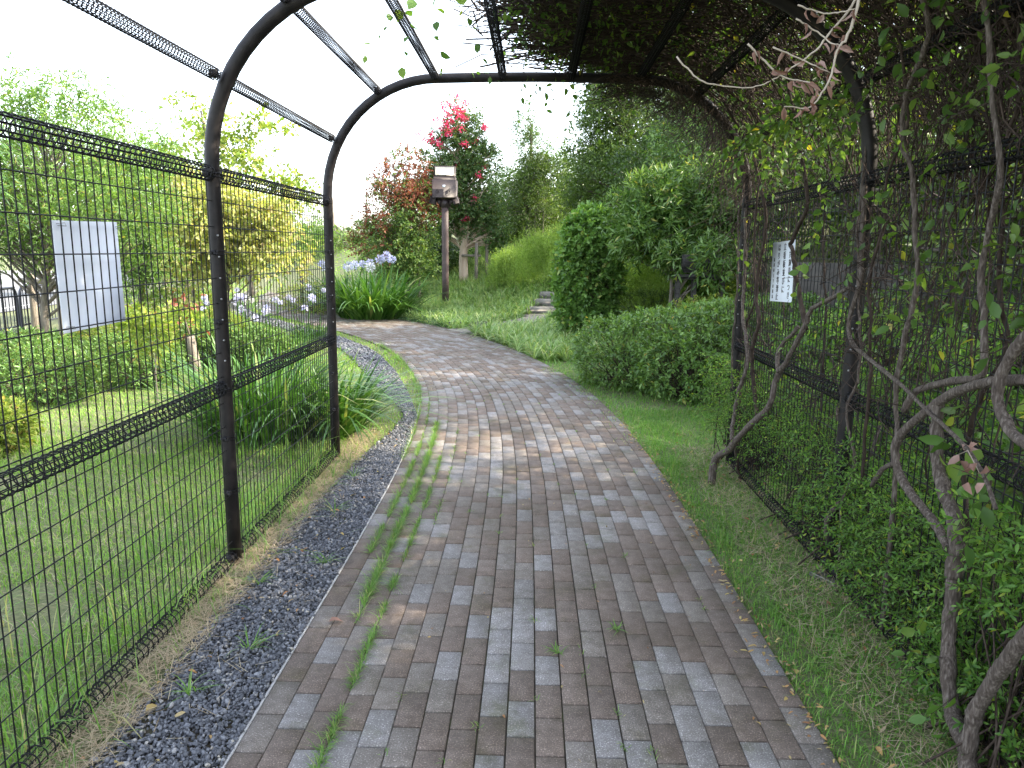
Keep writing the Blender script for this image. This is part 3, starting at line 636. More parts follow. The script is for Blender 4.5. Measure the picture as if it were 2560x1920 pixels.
#VEG
# ------------------------------------------------------------------ trees
def sph(rng, n):
    return nrm(rng.normal(size=(n, 3)))
def crown_pts(rng, blobs, n, bias=.45):
    w = np.array([b_[3]*b_[4]*b_[5] for b_ in blobs])**.8; k = rng.choice(len(blobs), n, p=w/w.sum())
    B = np.array([b_[:6] for b_ in blobs])[k]; d = sph(rng, n); rr_ = rng.uniform(0, 1, (n, 1))**bias
    return B[:, :3]+d*B[:, 3:]*rr_, d
def tree(name, label, cat, loc, trunk, tr, blobs, ncl, nsp, nl, ll, lw, L, leaf, bark='trunk', droop=.3, seed=0, cr=.3, group=None, split=None, fork=None, stem=.003, upb=.5, bias=.45):
    rng = np.random.RandomState(seed); x, y = loc; z = float(gz(x, y)); r = thing(name, label, cat, (x, y, z), group)
    tp = smooth_path([(x+a, y+b_, z+c) for a, b_, c in trunk], 5)
    mb = MB(); rad = np.linspace(tr, tr*.35, len(tp)); addtube(mb, tp, rad, 10)
    blobs = [(x+b_[0], y+b_[1], b_[2], b_[3], b_[4], b_[5]) for b_ in blobs]
    C, dC = crown_pts(rng, blobs, ncl, bias)
    # limbs
    for i in range(ncl):
        j = int(np.argmin(np.abs(tp[:, 2]-(C[i, 2]-.55*np.linalg.norm(C[i, :2]-tp[:, :2].mean(0))-.1)) + (tp[:, 2] < tp[0, 2]+.25*(tp[-1, 2]-tp[0, 2]))*3)); p = tp[j]
        q = C[i]; m1 = p+(q-p)*.35+np.array([0, 0, .08])*np.linalg.norm(q-p)+rng.normal(0, .04, 3); m2 = p+(q-p)*.7+rng.normal(0, .05, 3)
        r0_ = min(rad[j]*.45, .007+.012*np.linalg.norm(q-p)*tr/.08); mb.add(*tubes(np.array([p, m1, m2, q]), np.array([r0_, r0_*.7, r0_*.5, .004]), 5))
    if fork:
        for f in fork: fp = smooth_path([(x+a, y+b_, z+c) for a, b_, c in f[0]], 5); addtube(mb, fp, np.linspace(f[1], f[1]*.4, len(fp)), 8)
    part(mb, "trunk", M[bark], r, True)
    def sp(sel, nm, mt):
        Cc = C[sel]; n = len(Cc)*nsp
        if n == 0: return
        base = np.repeat(Cc, nsp, 0); o = sph(rng, n)*np.array([1, 1, .8]); B = base+o*cr*rng.uniform(.1, 1, (n, 1))**.6
        D = o*.8+np.repeat(dC[sel], nsp, 0)*.5+rng.normal(size=(n, 3))*.35+np.array([0, 0, .25])
        sV, sF, lV, lF = sprigs(rng, B, D, L*rng.uniform(.6, 1.3, n), nl, ll, lw, droop, stem, 1, .15, .9, .1, upb)
        mbl = MB().add(lV, lF); part(mbl, nm, M[mt], r); return sV, sF
    if split is None: a = sp(np.arange(ncl), "crown", leaf)
    else:
        s1 = split(C, rng); a = sp(np.where(s1)[0], split_names[0], leaf[0]); sp(np.where(~s1)[0], split_names[1], leaf[1])
    return r, C
split_names = ("red_crown", "green_crown")
def flowers(r, rng, P, rad, n, leaf='flower'):
    mb = MB()
    for p in P:
        q = p+sph(rng, n)*rad*rng.uniform(.2, 1, (n, 1)); mb.add(*leaves(q, sph(rng, n), sph(rng, n), .05, .045, .3, 1))
    return part(mb, "flowers", M[leaf], r)

T = tree
gl = "trees left of the fence"
T("narrow_leaf_tree", "light green narrow-leaved tree behind the white board at far left, drooping sprays", "tree", (-6.3, 9.6), [(-.2, 0, 0), (-.15, 0, .8), (0, 0, 1.6), (.1, 0, 2.4)], .06,
  [(-.25, .0, 2.0, .75, .8, .7), (.2, 0, 2.9, .8, .8, .8), (.9, .1, 1.95, .65, .7, .7), (-1.2, .3, 2.4, .9, .9, .9), (.4, .4, 1.75, .6, .6, .5)], 150, 22, 8, .095, .021, .3, 'willow', droop=.55, seed=21, cr=.3, group=gl)
T("narrow_leaf_tree", "bluish green narrow-leaved tree cut off by the picture's left edge", "tree", (-6.3, 7.0), [(0, 0, 0), (0, 0, 1), (.1, 0, 2), (.1, 0, 2.6)], .05,
  [(.35, -.1, 2.35, .75, .9, .75), (.15, .1, 1.75, .55, .7, .5), (-.6, 0, 2.9, .9, .9, .9)], 70, 20, 8, .12, .022, .32, 'willowblue', droop=.75, seed=22, cr=.3, group=gl)
T("narrow_leaf_tree", "tall pale green narrow-leaved tree between the white board and the middle left post", "tree", (-7.3, 13.5), [(0, 0, 0), (.1, 0, 1), (.1, 0, 2.4), (0, 0, 3.4)], .07,
  [(.1, 0, 2.4, 1.1, 1, 1.1), (-.9, 0, 3.0, .9, .9, .9), (1.0, .2, 1.8, .9, .8, .7), (1.3, 0, 2.7, .7, .7, .6), (.3, 0, 3.5, .6, .6, .5), (.2, 0, 1.4, 1.3, .8, .5)], 170, 20, 8, .10, .026, .32, 'willow', droop=.45, seed=23, cr=.32, group=gl)
T("broad_leaf_tree", "tall loose yellow-green tree with open upper branches left of the middle post", "tree", (-6.9, 16.0), [(0, 0, 0), (.05, 0, 1.5), (.1, 0, 3), (-.1, 0, 4.4)], .06,
  [(-.2, 0, 4.35, .6, .6, .5), (.5, 0, 3.9, .7, .6, .45), (1.2, 0, 3.6, .6, .6, .5), (-.3, 0, 3.2, .8, .8, .7), (1.5, 0, 2.9, .5, .6, .5)], 46, 13, 6, .13, .075, .3, 'yellowgreen', droop=.3, seed=24, cr=.25, group=gl)
T("broad_leaf_tree", "pale yellow leafed tree seen between the two left posts, lit by the sun", "tree", (-5.15, 12.6), [(-.1, 0, 0), (-.1, 0, .8), (0, 0, 1.6), (.1, 0, 2.3)], .045,
  [(.1, 0, 2.0, .75, .7, .6), (-.4, 0, 1.5, .6, .6, .4), (.75, 0, 1.55, .45, .5, .5), (-.35, 0, 2.4, .45, .5, .35), (.9, .2, 2.2, .3, .3, .35)], 95, 17, 6, .11, .065, .24, 'palelit', droop=.4, seed=25, cr=.22, group=gl)
T("broad_leaf_tree", "hazy green tree far beyond the road at the upper left", "tree", (-15, 24), [(0, 0, 0), (0, 0, 2), (0, 0, 4)], .12,
  [(0, 0, 3.6, 2.2, 2, 2.0), (2.2, 0, 3.2, 1.8, 1.6, 1.6), (-2.5, 0, 3.5, 2, 2, 1.8)], 80, 18, 7, .16, .06, .5, 'willowblue', seed=26, cr=.55, group=gl)
T("broad_leaf_tree", "bushy green tree behind the yellow one, over the far bend of the path", "tree", (-9.2, 24), [(0, 0, 0), (0, 0, 1.4), (0, 0, 3)], .09,
  [(0, 0, 2.3, 1.5, 1.2, 1.5), (1.3, 0, 1.7, 1.1, 1, 1.0), (-1.6, 0, 2.6, 1.3, 1.2, 1.2)], 70, 16, 7, .14, .06, .4, 'willow', seed=27, cr=.45, group=gl)
T("willow_bush", "drooping light green willow-like bush at the far end beyond the far left post", "bush", (-8.4, 33), [(0, 0, 0), (0, 0, 1)], .06,
  [(0, 0, 1.2, 1.5, 1.2, 1.1), (1.5, .5, .9, 1.2, 1, .8), (-1, 0, 1.7, 1.2, 1, 1)], 55, 20, 8, .22, .03, .6, 'willow', droop=.7, seed=28, cr=.4)
rng = np.random.RandomState(5)
for i, (x, y, h, w_, lab) in enumerate(((-17, 50, 2.6, 3.2, "low grey-green tree on the far skyline, left of the far post"), (-11.6, 52, 2.9, 2.6, "small round tree on the far skyline above the distant path"), (-8.0, 48, 3.3, 2.2, "dark far tree on the skyline just left of the red maple"),
                                        (-13.5, 40, 2.2, 2.2, "grey-green bushy tree past the end of the distant path"), (-6.0, 37, 2.4, 2.0, "bushy tree far behind the lilac agapanthus"), (-10.2, 38, 1.8, 1.8, "low bushy tree just right of the distant path"), (-21, 46, 3.2, 3.2, "far tree past the yellow-lit tree"), (-26, 52, 5.2, 4.5, "broad far tree beyond the road at left"), (-35, 44, 6.0, 4.5, "broad far tree beyond the road at the far left edge"))):
    T("distant_tree", lab, "tree", (x, y), [(0, 0, 0), (0, 0, h*.5), (0, 0, h)], .12, [(0, 0, h*.62, w_, w_*.8, h*.42), (w_*.6, 0, h*.45, w_*.6, w_*.6, h*.3)], 55, 16, 6, .24, .13, .6, 'evergreen' if i % 2 else 'willowblue', seed=40+i, cr=.7, group="far trees on the skyline")

# beyond the bend, right
r, C = T("crape_myrtle", "tall crape myrtle with pink-red flowers and pale smooth trunk behind the lamp post", "tree", (-2.0, 21.4), [(0, 0, -.1), (-.02, 0, .7), (.0, 0, 1.4), (-.1, 0, 2.4), (-.2, 0, 4.1)], .15,
  [(-.15, 0, 4.95, .62, .5, .62), (-.3, 0, 4.05, 1.0, .7, .7), (-.1, 0, 3.2, 1.1, .85, .7), (.35, .1, 2.55, .95, .7, .6), (-.6, .2, 2.5, .8, .6, .5), (.85, -.1, 1.95, .45, .5, .4), (-.75, 0, 3.2, .65, .6, .6), (.5, 0, 3.9, .5, .5, .5)], 290, 20, 7, .085, .05, .2, 'crape', bark='smoothtrunk', seed=51, cr=.25, droop=.1,
  fork=[([(.05, 0, .95), (-.25, 0, 1.5), (-.65, 0, 1.9), (-.9, 0, 2.5)], .045), ([(0, 0, 1.2), (.15, 0, 1.8), (.35, 0, 2.6)], .05), ([(0, 0, 1.0), (-.1, -.1, 1.7), (-.35, 0, 2.8)], .045), ([(0, 0, .9), (-.35, .05, 1.25), (-.75, 0, 1.45)], .03)])
rng = np.random.RandomState(52); FP = []
for (a, c, s, k) in ((-.28, 5.2, .25, 9), (-.02, 5.32, .15, 3), (-.60, 4.85, .26, 10), (-.15, 4.9, .2, 3), (-.9, 4.45, .2, 4), (-.75, 4.6, .15, 3), (.3, 4.9, .12, 2), (.25, 4.5, .15, 2), (.5, 3.9, .05, 1), (.55, 3.6, .05, 1), (-1.05, 3.6, .05, 1), (-1.5+.3, 3.15, .05, 1), (-.35, 3.75, .1, 2), (-.95, 3.2, .08, 1), (.05, 2.4, .08, 2), (.3, 3.0, .05, 1), (-.1, 5.65, .03, 1)):
    for _ in range(k): FP.append(np.array([-2.0+a, 21.4-.45, c])+rng.normal(0, 1, 3)*np.array([s, .15, s*.8]))
flowers(r, rng, FP, .13, 34)
T("red_maple", "reddish brown leafed maple left of the lamp post, green below", "tree", (-3.75, 20.2), [(.35, 0, 0), (.3, 0, .7), (.1, 0, 1.5), (0, 0, 3.4)], .06,
  [(.15, 0, 3.5, .75, .6, .7), (.1, 0, 2.6, 1.05, .8, .75), (-.1, 0, 1.8, 1.1, .85, .6), (.3, 0, 1.2, .95, .8, .45), (.7, .2, 2.8, .7, .6, .8)], 240, 18, 6, .075, .05, .22, ('maple', 'maplegreen'), seed=53, cr=.24, droop=.2,
  split=lambda C, rng: (C[:, 2]+rng.normal(0, .55, len(C)) > 2.3-.5*(C[:, 0] < -3.9)) & (rng.uniform(0, 1, len(C)) < .8),
  fork=[([(.34, 0, .45), (.6, 0, .9), (.7, 0, 1.5)], .03)])
T("slender_evergreen_tree", "slender green tree with airy pointed top right of the crape myrtle, tied to a stake", "tree", (-.2, 23.5), [(0, 0, -.2), (0, 0, 1), (.05, 0, 2.4), (.05, 0, 3.6)], .085,
  [(.0, 0, 5.3, .35, .35, .5), (.1, 0, 4.5, .6, .6, .6), (0, 0, 3.6, .85, .8, .7), (.1, 0, 2.85, 1.1, .9, .6), (.8, 0, 4.3, .35, .4, .6)], 170, 18, 7, .10, .03, .28, 'evergreen', seed=54, cr=.27, droop=.25)
gr = "tall trees on the mound at right"
T("evergreen_tree", "large dark evergreen filling the centre right, its left edge against the white sky", "tree", (2.6, 21.5), [(0, 0, -.2), (0, 0, 1.5), (0, 0, 3.0)], .14,
  [(0, 0, 5.3, 1.4, 1.3, 1.2), (-.4, 0, 3.9, 1.25, 1.2, 1.0), (1.0, 0, 4.3, 1.3, 1.3, 1.4), (-1.0, 0, 3.0, .9, 1, .7), (.4, 0, 6.6, 1, 1, .8), (-1.1, 0, 4.3, .6, .8, .7), (-.6, 0, 5.7, .9, .9, 1.0), (-.2, 0, 6.6, 1, 1, 1.0)], 290, 22, 7, .13, .042, .36, 'evergreen', seed=55, cr=.36, group=gr)
T("evergreen_tree", "deep green tree with dark shaded underside behind the clipped leafy column", "tree", (3.6, 18.2), [(0, 0, -.2), (0, 0, 2), (0, 0, 4)], .13,
  [(0, 0, 4.8, 1.4, 1.3, 1.2), (-.9, 0, 3.4, 1.1, 1.1, .75), (.9, 0, 3.7, 1.3, 1.2, 1.2), (.3, 0, 6.0, 1.3, 1.2, .9)], 200, 22, 7, .12, .04, .34, 'darkever', seed=56, cr=.36, group=gr)
T("evergreen_tree", "yellowish green evergreen above the wooden bench, close behind the far arch's right side", "tree", (4.2, 14.0), [(0, 0, -.2), (0, 0, 2), (0, 0, 4)], .12,
  [(0, 0, 4.1, 1.3, 1.2, 1.1), (-1.1, 0, 3.4, .9, 1, .8), (.6, 0, 2.6, 1.2, 1, .8), (0, 0, 5.4, 1.3, 1.2, 1)], 190, 22, 7, .10, .032, .3, 'oleander', seed=57, cr=.33, group=gr)
T("oleander_bush", "dense dark green bush with long glossy leaves right of the clipped leafy column", "bush", (2.3, 12.5), [(0, 0, -.1), (0, 0, .9), (0, 0, 1.8)], .05,
  [(0, 0, 1.95, .9, .8, .7), (.65, 0, 1.7, .8, .7, .6), (-.35, -.1, 2.4, .55, .5, .4), (.9, 0, 2.5, .9, .7, .7), (.5, -.5, 1.62, .5, .4, .25), (.15, -1.2, 1.5, .42, .25, .22), (.65, -1.2, 1.58, .3, .25, .12)], 160, 17, 9, .165, .038, .2, 'oleander', seed=58, cr=.22, droop=.0, upb=.2)
T("evergreen_tree", "background evergreen on the mound, seen in gaps right of the pink-flowered tree", "tree", (.8, 27), [(0, 0, -.2), (0, 0, 1), (0, 0, 1.8)], .12,
  [(0, 0, 3.6, 1.5, 1.3, 1.2), (-1.8, 0, 3.2, 1.2, 1, .9), (1.4, 0, 4.0, 1.3, 1, 1.2)], 100, 18, 6, .15, .07, .4, 'darkever', seed=59, cr=.42, group=gr)
# undergrowth behind the trees
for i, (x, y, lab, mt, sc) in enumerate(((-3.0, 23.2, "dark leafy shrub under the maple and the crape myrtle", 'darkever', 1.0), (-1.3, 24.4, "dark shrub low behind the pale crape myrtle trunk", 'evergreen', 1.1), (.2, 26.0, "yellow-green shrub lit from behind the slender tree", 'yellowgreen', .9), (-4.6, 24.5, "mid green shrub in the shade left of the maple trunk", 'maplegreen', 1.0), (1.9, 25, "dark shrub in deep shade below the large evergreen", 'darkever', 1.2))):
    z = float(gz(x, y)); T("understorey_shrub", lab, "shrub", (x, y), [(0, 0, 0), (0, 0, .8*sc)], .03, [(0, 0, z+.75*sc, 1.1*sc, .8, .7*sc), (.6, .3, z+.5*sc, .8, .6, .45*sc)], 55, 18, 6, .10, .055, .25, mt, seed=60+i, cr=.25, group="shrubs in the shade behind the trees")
# trees right of the fence (green lit foliage and shade)
gf = "trees beyond the right fence"
RT_ = [((4.9, 8.2), "light green tree beyond the right fence, seen above the warning sign", 'evergreen', 3.2, 1.6, 71), ((6.4, 5.0), "dense green tree beyond the right fence, at the picture's right edge", 'vineleaf', 3.5, 1.7, 72), ((5.0, 11.2), "mid green tree beyond the far arch's right post", 'evergreen', 3.6, 1.6, 73),
       ((8.2, 8.5), "tall dark tree farther right behind the fence trees", 'darkever', 4.6, 2.0, 74), ((5.8, 1.2), "tree right of the camera, beyond the picture's right edge", 'evergreen', 4.2, 1.9, 75), ((6.2, -2.6), "shade tree behind the camera at the right", 'evergreen', 4.2, 2.0, 76), ((9.0, 3.6), "tall shade tree far right of the fence", 'darkever', 5.0, 2.1, 77), ((9.0, -1.0), "tall shade tree far right behind the camera", 'darkever', 5.0, 2.1, 78)]
for (x, y), lab, mt, h, w_, sd in RT_:
    T("broad_leaf_tree", lab, "tree", (x, y), [(0, 0, -.1), (.1, 0, 1.5), (0, 0, h)], .10, [(0, 0, h, w_, w_, 1.2), (-.6*w_, .3, h-.9, w_*.75, w_*.7, .8), (.6*w_, -.3, h-1.2, w_*.8, w_*.8, .9), (.1, .6*w_, h-1.0, w_*.7, w_*.6, .8), (0, -.6*w_, h-1.1, w_*.7, w_*.6, .8), (0, 0, h+1.1, w_*.8, w_*.8, .8)], 125 if sd < 75 else 130, 18, 6, .11 if sd < 75 else .2, .058 if sd < 75 else .11, .34, mt, seed=sd, cr=.36, group=gf)

for i, ((x, y), lab) in enumerate((((7.5, 11.5), "dark bushy tree behind the low wall, right of the sign"), ((10.0, 7.6), "dark bushy tree behind the low wall near the right edge"), ((5.6, 15.0), "dark bushy tree past the wooden board fence"), ((12.0, 13.5), "far dark tree behind the wall trees"), ((12.5, 4.0), "far dark tree beyond the right edge of the picture"))):
    zz = float(gz(x, y)); T("bushy_tree", lab, "tree", (x, y), [(0, 0, 0), (0, 0, .7), (0, 0, 1.5)], .08, [(0, 0, zz+1.1, 1.7, 1.7, 1.0), (0, 0, zz+2.6, 1.8, 1.8, 1.3), (1.2, -.8, zz+1.7, 1.4, 1.3, 1.2), (-1.1, .9, zz+1.7, 1.4, 1.3, 1.2)], 110, 17, 6, .16, .08, .4, 'darkever' if i % 2 else 'evergreen', seed=200+i, cr=.42, group=gf)
# ------------------------------------------------------------------ stakes, railing, bench, wall
def stake(lab, pts, r_=.045, mat='post', cross=None):
    x0, y0, _ = pts[0]; z0 = float(gz(x0, y0)); t = thing("tree_stake", lab, "stake", (x0, y0, z0), "wooden stakes holding young trees")
    for (x, y, h) in pts:
        mb = MB(); z = float(gz(x, y)); addtube(mb, [(x, y, z-.1), (x, y, z+h*.5), (x+.01, y, z+h)], [r_, r_, r_*.97], 9); part(mb, "post", M[mat], t, True)
    if cross:
        mb = MB(); addtube(mb, cross, r_*.7, 8); part(mb, "crossbar", M[mat], t, True)
    return t
stake("dark wooden stake pair with a crossbar left of the white board", [(-7.35, 10.7, 1.2), (-6.75, 10.4, 1.12)], .05, 'post', [(-7.55, 10.75, 1.08), (-6.6, 10.35, 1.05)])
stake("pale wooden stake pair behind the fence right of the white board", [(-7.6, 15.2, 1.15), (-7.3, 15.5, 1.1)], .06, 'post', [(-7.8, 15.2, .98), (-7.0, 15.4, .98)])
stake("single slim stake beside the pale yellow tree", [(-5.75, 12.4, 1.25)], .03, 'post')
stake("short dark stake in the lawn before the far path bend", [(-6.15, 19.6, .95)], .05, 'trunk')
stake("stake pair tied to the maple trunk", [(-3.28, 20.4, .85), (-3.12, 20.3, .8)], .035, 'post', [(-3.5, 20.3, 1.22), (-3.0, 20.3, 1.2)])
stake("stake pair with crossbar right of the crape myrtle trunk", [(-1.62, 21.0, 1.15), (-1.35, 21.4, 1.05)], .05, 'post', [(-2.05, 21.2, 1.42), (-1.5, 21.1, 1.42)])
stake("dark stakes with crossbar tied to the slender green tree", [(-.0, 23.3, 1.0), (.25, 23.4, .95)], .035, 'trunk', [(-.2, 23.3, 2.05), (.3, 23.3, 2.05)])
# lit stump-like young trunk behind the fence
mb = MB(); tp = smooth_path([(-4.38, 9.4, -.05), (-4.4, 9.4, .2), (-4.42, 9.4, .35), (-4.44, 9.4, .5)], 4); 
tp[:, 2] *= .9; r = thing("red_leaf_sapling", "cut pinkish trunk with a few orange leaves just left of the middle post", "sapling", (-4.38, 9.4, 0)); addtube(mb, tp, np.linspace(.07, .06, len(tp)), 10)
addtube(mb, [(-4.44, 9.4, .48), (-4.5, 9.38, .75), (-4.47, 9.4, .95)], [.012, .008, .004], 5); part(mb, "trunk", M['post'], r, True)
rng = np.random.RandomState(6); n = 60; n = 34; z = rng.uniform(.4, 1.05, n); P = np.c_[-4.45+rng.normal(0, .12, n), 9.35+rng.normal(0, .1, n), z]; mb = MB().add(*leaves(P, sph(rng, n), sph(rng, n)+np.array([0, 0, 1.]), .085, .06, .2, 2, .2)); part(mb, "leaves", M['maple'], r)
# railing along the road
r = thing("road_railing", "grey metal railing with rounded corners along the road at far left", "railing", (-9.2, 12.5, 0))
for k in range(8):
    a = np.array([-8.75-.35*k*1.0, 9.3+2.05*k]); d = nrm(np.array([-.17, 1.0])); q = lambda t, z: (a[0]+d[0]*t, a[1]+d[1]*t, z)
    mb = MB(); addtube(mb, smooth_path([q(0, -.02), q(0, .45), q(.02, .70), q(.1, .8), q(.25, .82), q(1.75, .82), q(1.88, .8), q(1.95, .70), q(1.97, .45), q(1.97, -.02)], 5), .026, 8); addtube(mb, [q(0, .12), q(1.97, .12)], .018, 6); fr_ = part(mb, "rail_frame", M['rail'], r, True)
    mb = MB()
    for t in np.arange(.13, 1.9, .12): mb.add(*tubes(np.array([q(t, .12), q(t, .45), q(t, .80)]), np.array([.009]*3), 5))
    part(mb, "balusters", M['rail'], r)
# bench-like wooden railing at right
r = thing("wooden_fence", "weathered wooden boards on posts half hidden under the glossy bush", "fence", (2.5, 11.5, float(gz(2.5, 11.5))))
zb = float(gz(2.5, 11.5))
for (x, w_) in ((2.36, .22), (2.76, .36)):
    mb = MB(); addb(mb, (x, 11.5, 1.42), (w_, .05, .27), .012, rot=np.array(Matrix.Rotation(.06, 3, 'Z'))); part(mb, "board", M['darkwood'], r)
for x in (2.22, 2.47, 2.9):
    mb = MB(); addb(mb, (x, 11.57, zb+.6), (.08, .08, 1.3), .012); part(mb, "post", M['darkwood'], r)
mb = MB(); addb(mb, (2.55, 11.52, 1.22), (.8, .05, .08), .012); part(mb, "rail", M['darkwood'], r)
# low wall
mb = MB(); pa = np.array([3.3, 10.4]); pb2 = np.array([7.4, 2.4]); c = (pa+pb2)/2; L = np.linalg.norm(pb2-pa); a = math.atan2(*(pb2-pa)[::-1])
addb(mb, (c[0], c[1], .82), (L, .14, 1.32), .015, rot=np.array(Matrix.Rotation(a, 3, 'Z')))
tag(mb.build("low_wall", M['darkwall'], loc=(c[0], c[1], .2)), "low grey-brown concrete wall behind the shrubs beyond the right fence", "wall")

# ------------------------------------------------------------------ shrubs and hedges
def mound_shrub(name, label, cat, loc, blobs, n, nl, ll, lw, L, leaf, seed, detail=1, twigs=200, droop=.1, inner=.3, cut=None, group=None, upb=.6, shell=.12, p=2., leafd=1.):
    """blobs: (dx,dy,z,rx,ry,rz) rounded superellipsoids; sprigs sit on the outer skin"""
    rng = np.random.RandomState(seed); x, y = loc; z0 = float(gz(x, y)); r = thing(name, label, cat, (x, y, z0), group)
    w = np.array([b_[3]*b_[4]+b_[4]*b_[5]+b_[3]*b_[5] for b_ in blobs]); k = rng.choice(len(blobs), n, p=w/w.sum()); B = np.array(blobs, float)[k]
    d = sph(rng, n); q = d/((np.abs(d)**p).sum(1, keepdims=True)**(1/p)); rad = 1-np.abs(rng.normal(0, shell, (n, 1))); rad = np.where(rng.uniform(0, 1, (n, 1)) < inner, rng.uniform(.3, 1, (n, 1)), rad)
    bumpy = 1+.06*np.sin(q[:, :1]*7+seed)*np.sin(q[:, 1:2]*8+2)*np.sin(q[:, 2:3]*6)
    P = np.array([x, y, 0])+B[:, :3]+q*B[:, 3:]*rad*bumpy
    ok = P[:, 2] > gz(P[:, 0], P[:, 1])+.02
    # drop points deep inside another blob
    for b_ in blobs:
        e = (np.abs((P-np.array([x+b_[0], y+b_[1], b_[2]]))/np.array(b_[3:6]))**p).sum(1)**(1/p); ok &= ~((e < .72) & (rng.uniform(0, 1, n) > .35))
    if cut is not None: ok &= cut(P, rng)
    P, d, q = P[ok], d[ok], q[ok]; n = len(P)
    sV, sF, lV, lF = sprigs(rng, P, nrm(q)+rng.normal(size=(n, 3))*.45+np.array([0, 0, .35]), L*rng.uniform(.6, 1.3, n), nl, ll, lw, droop, .0018, detail, .2, .9, .1, upb)
    part(MB().add(lV, lF), "foliage", M[leaf], r)
    mb = MB().add(sV, sF)
    if twigs:
        sel = rng.choice(n, min(twigs, n), replace=False); bx_ = np.array([x, y, z0])+rng.normal(0, 1, (len(sel), 3))*np.array([.15, .15, 0])*np.array(blobs[0][3]); 
        ci = np.argmin(((P[sel][:, None, :2]-(np.array([[x, y]])+np.array(blobs)[:, :2])[None])**2).sum(-1), 1)
        bx_ = np.c_[np.array([x, y])+np.array(blobs)[ci, :2]+rng.normal(0, .1, (len(sel), 2)), np.zeros(len(sel))]; bx_[:, 2] = gz(bx_[:, 0], bx_[:, 1])
        t = np.linspace(0, 1, 5)[None, :, None]; Q = bx_[:, None]*(1-t)+P[sel][:, None]*t + rng.normal(0, .03, (len(sel), 5, 3))*np.sin(t*3.14); Q[:, :, 2] += .1*np.sin(t[..., 0]*3.14)*0
        mb.add(*tubes(Q, np.array([.008, .006, .005, .003, .002])[None], 4))
    part(mb, "twigs", M['twig'], r)
    return r
MS = mound_shrub
MS("clipped_column_shrub", "tall clipped column of glossy oval leaves beside the steps", "shrub", (.98, 13.4), [(.03, 0, 1.65, .48, .46, .66), (-.02, 0, 1.1, .57, .52, .75), (-.03, 0, .55, .50, .5, .5), (.08, 0, 1.95, .33, .33, .40)], 2500, 7, .10, .062, .13, 'oval', 81, 2, 200, inner=.2, p=2.1, shell=.16)
MS("azalea_hedge", "rounded low azalea hedge spilling over the grass beside the far right post", "hedge", (1.5, 8.6), [(-.40, .35, .38, .55, .65, .40), (.1, .15, .43, .65, .8, .46), (.7, -.15, .5, .7, .85, .5), (1.4, -.25, .55, .8, .85, .54), (.3, -.45, .36, .6, .5, .36)], 5000, 7, .064, .031, .09, 'azalea', 82, 1, 500, inner=.22, p=2.7, upb=.9)
MS("azalea_hedge", "flat-topped yellow-tipped hedge behind the rounded azalea", "hedge", (2.7, 10.9), [(0, 0, .5, .8, .5, .42), (.9, 0, .55, .7, .5, .42)], 1700, 6, .045, .022, .09, 'yellowgreen', 83, 1, 150, p=3)
MS("clipped_hedge", "dark clipped hedge wall between the leafy column and the glossy bush", "hedge", (2.4, 13.2), [(-.2, 0, .42, .9, .45, .45), (.9, -.1, .5, .8, .45, .45)], 1700, 6, .05, .02, .1, 'evergreen', 84, 1, 250, p=4, cut=None)
for i, (x, y, z, rx, rz, lab) in enumerate(((2.2, 13.9, .95, .85, .45, "feathery green shrub rising above the dark clipped hedge"), (3.1, 13.0, 1.0, .7, .38, "feathery green shrub below the wooden board fence"), (.15, 18.6, 1.35, .75, .55, "feathery yellow-green shrub on the mound above the steps"), (1.0, 17.8, 1.7, .7, .55, "feathery yellow-green shrub highest on the mound, left of the leafy column"), (-.6, 19.5, 1.0, .6, .4, "low feathery shrub on the mound left of the steps"))):
    rng = np.random.RandomState(90+i); r = thing("feathery_shrub", lab, "shrub", (x, y, float(gz(x, y))), "feathery shrubs")
    n = 1300; P = np.c_[x+rng.normal(0, rx*.55, n), y+rng.normal(0, rx*.35, n), np.zeros(n)]; e = np.hypot((P[:, 0]-x)/rx, (P[:, 1]-y)/rx); ok = e < 1.15*rng.uniform(.7, 1, n)+.1; P = P[ok]; e = e[ok]; g_ = gz(P[:, 0], P[:, 1]); top_ = z+rz*np.sqrt(np.maximum(1.1-e**2, 0))
    P[:, 2] = g_+(top_-g_)*rng.uniform(.25, .93, len(P)); n = len(P)
    sV, sF, lV, lF = sprigs(rng, P, np.c_[rng.normal(0, .35, (n, 2)), np.ones(n)], .32*rng.uniform(.5, 1.5, n), 11, .06, .018, .05, .002, 1, .1, .6, 0, .1)
    part(MB().add(lV, lF), "foliage", M['feather'], r); part(MB().add(sV, sF), "stems", M['feather'], r)
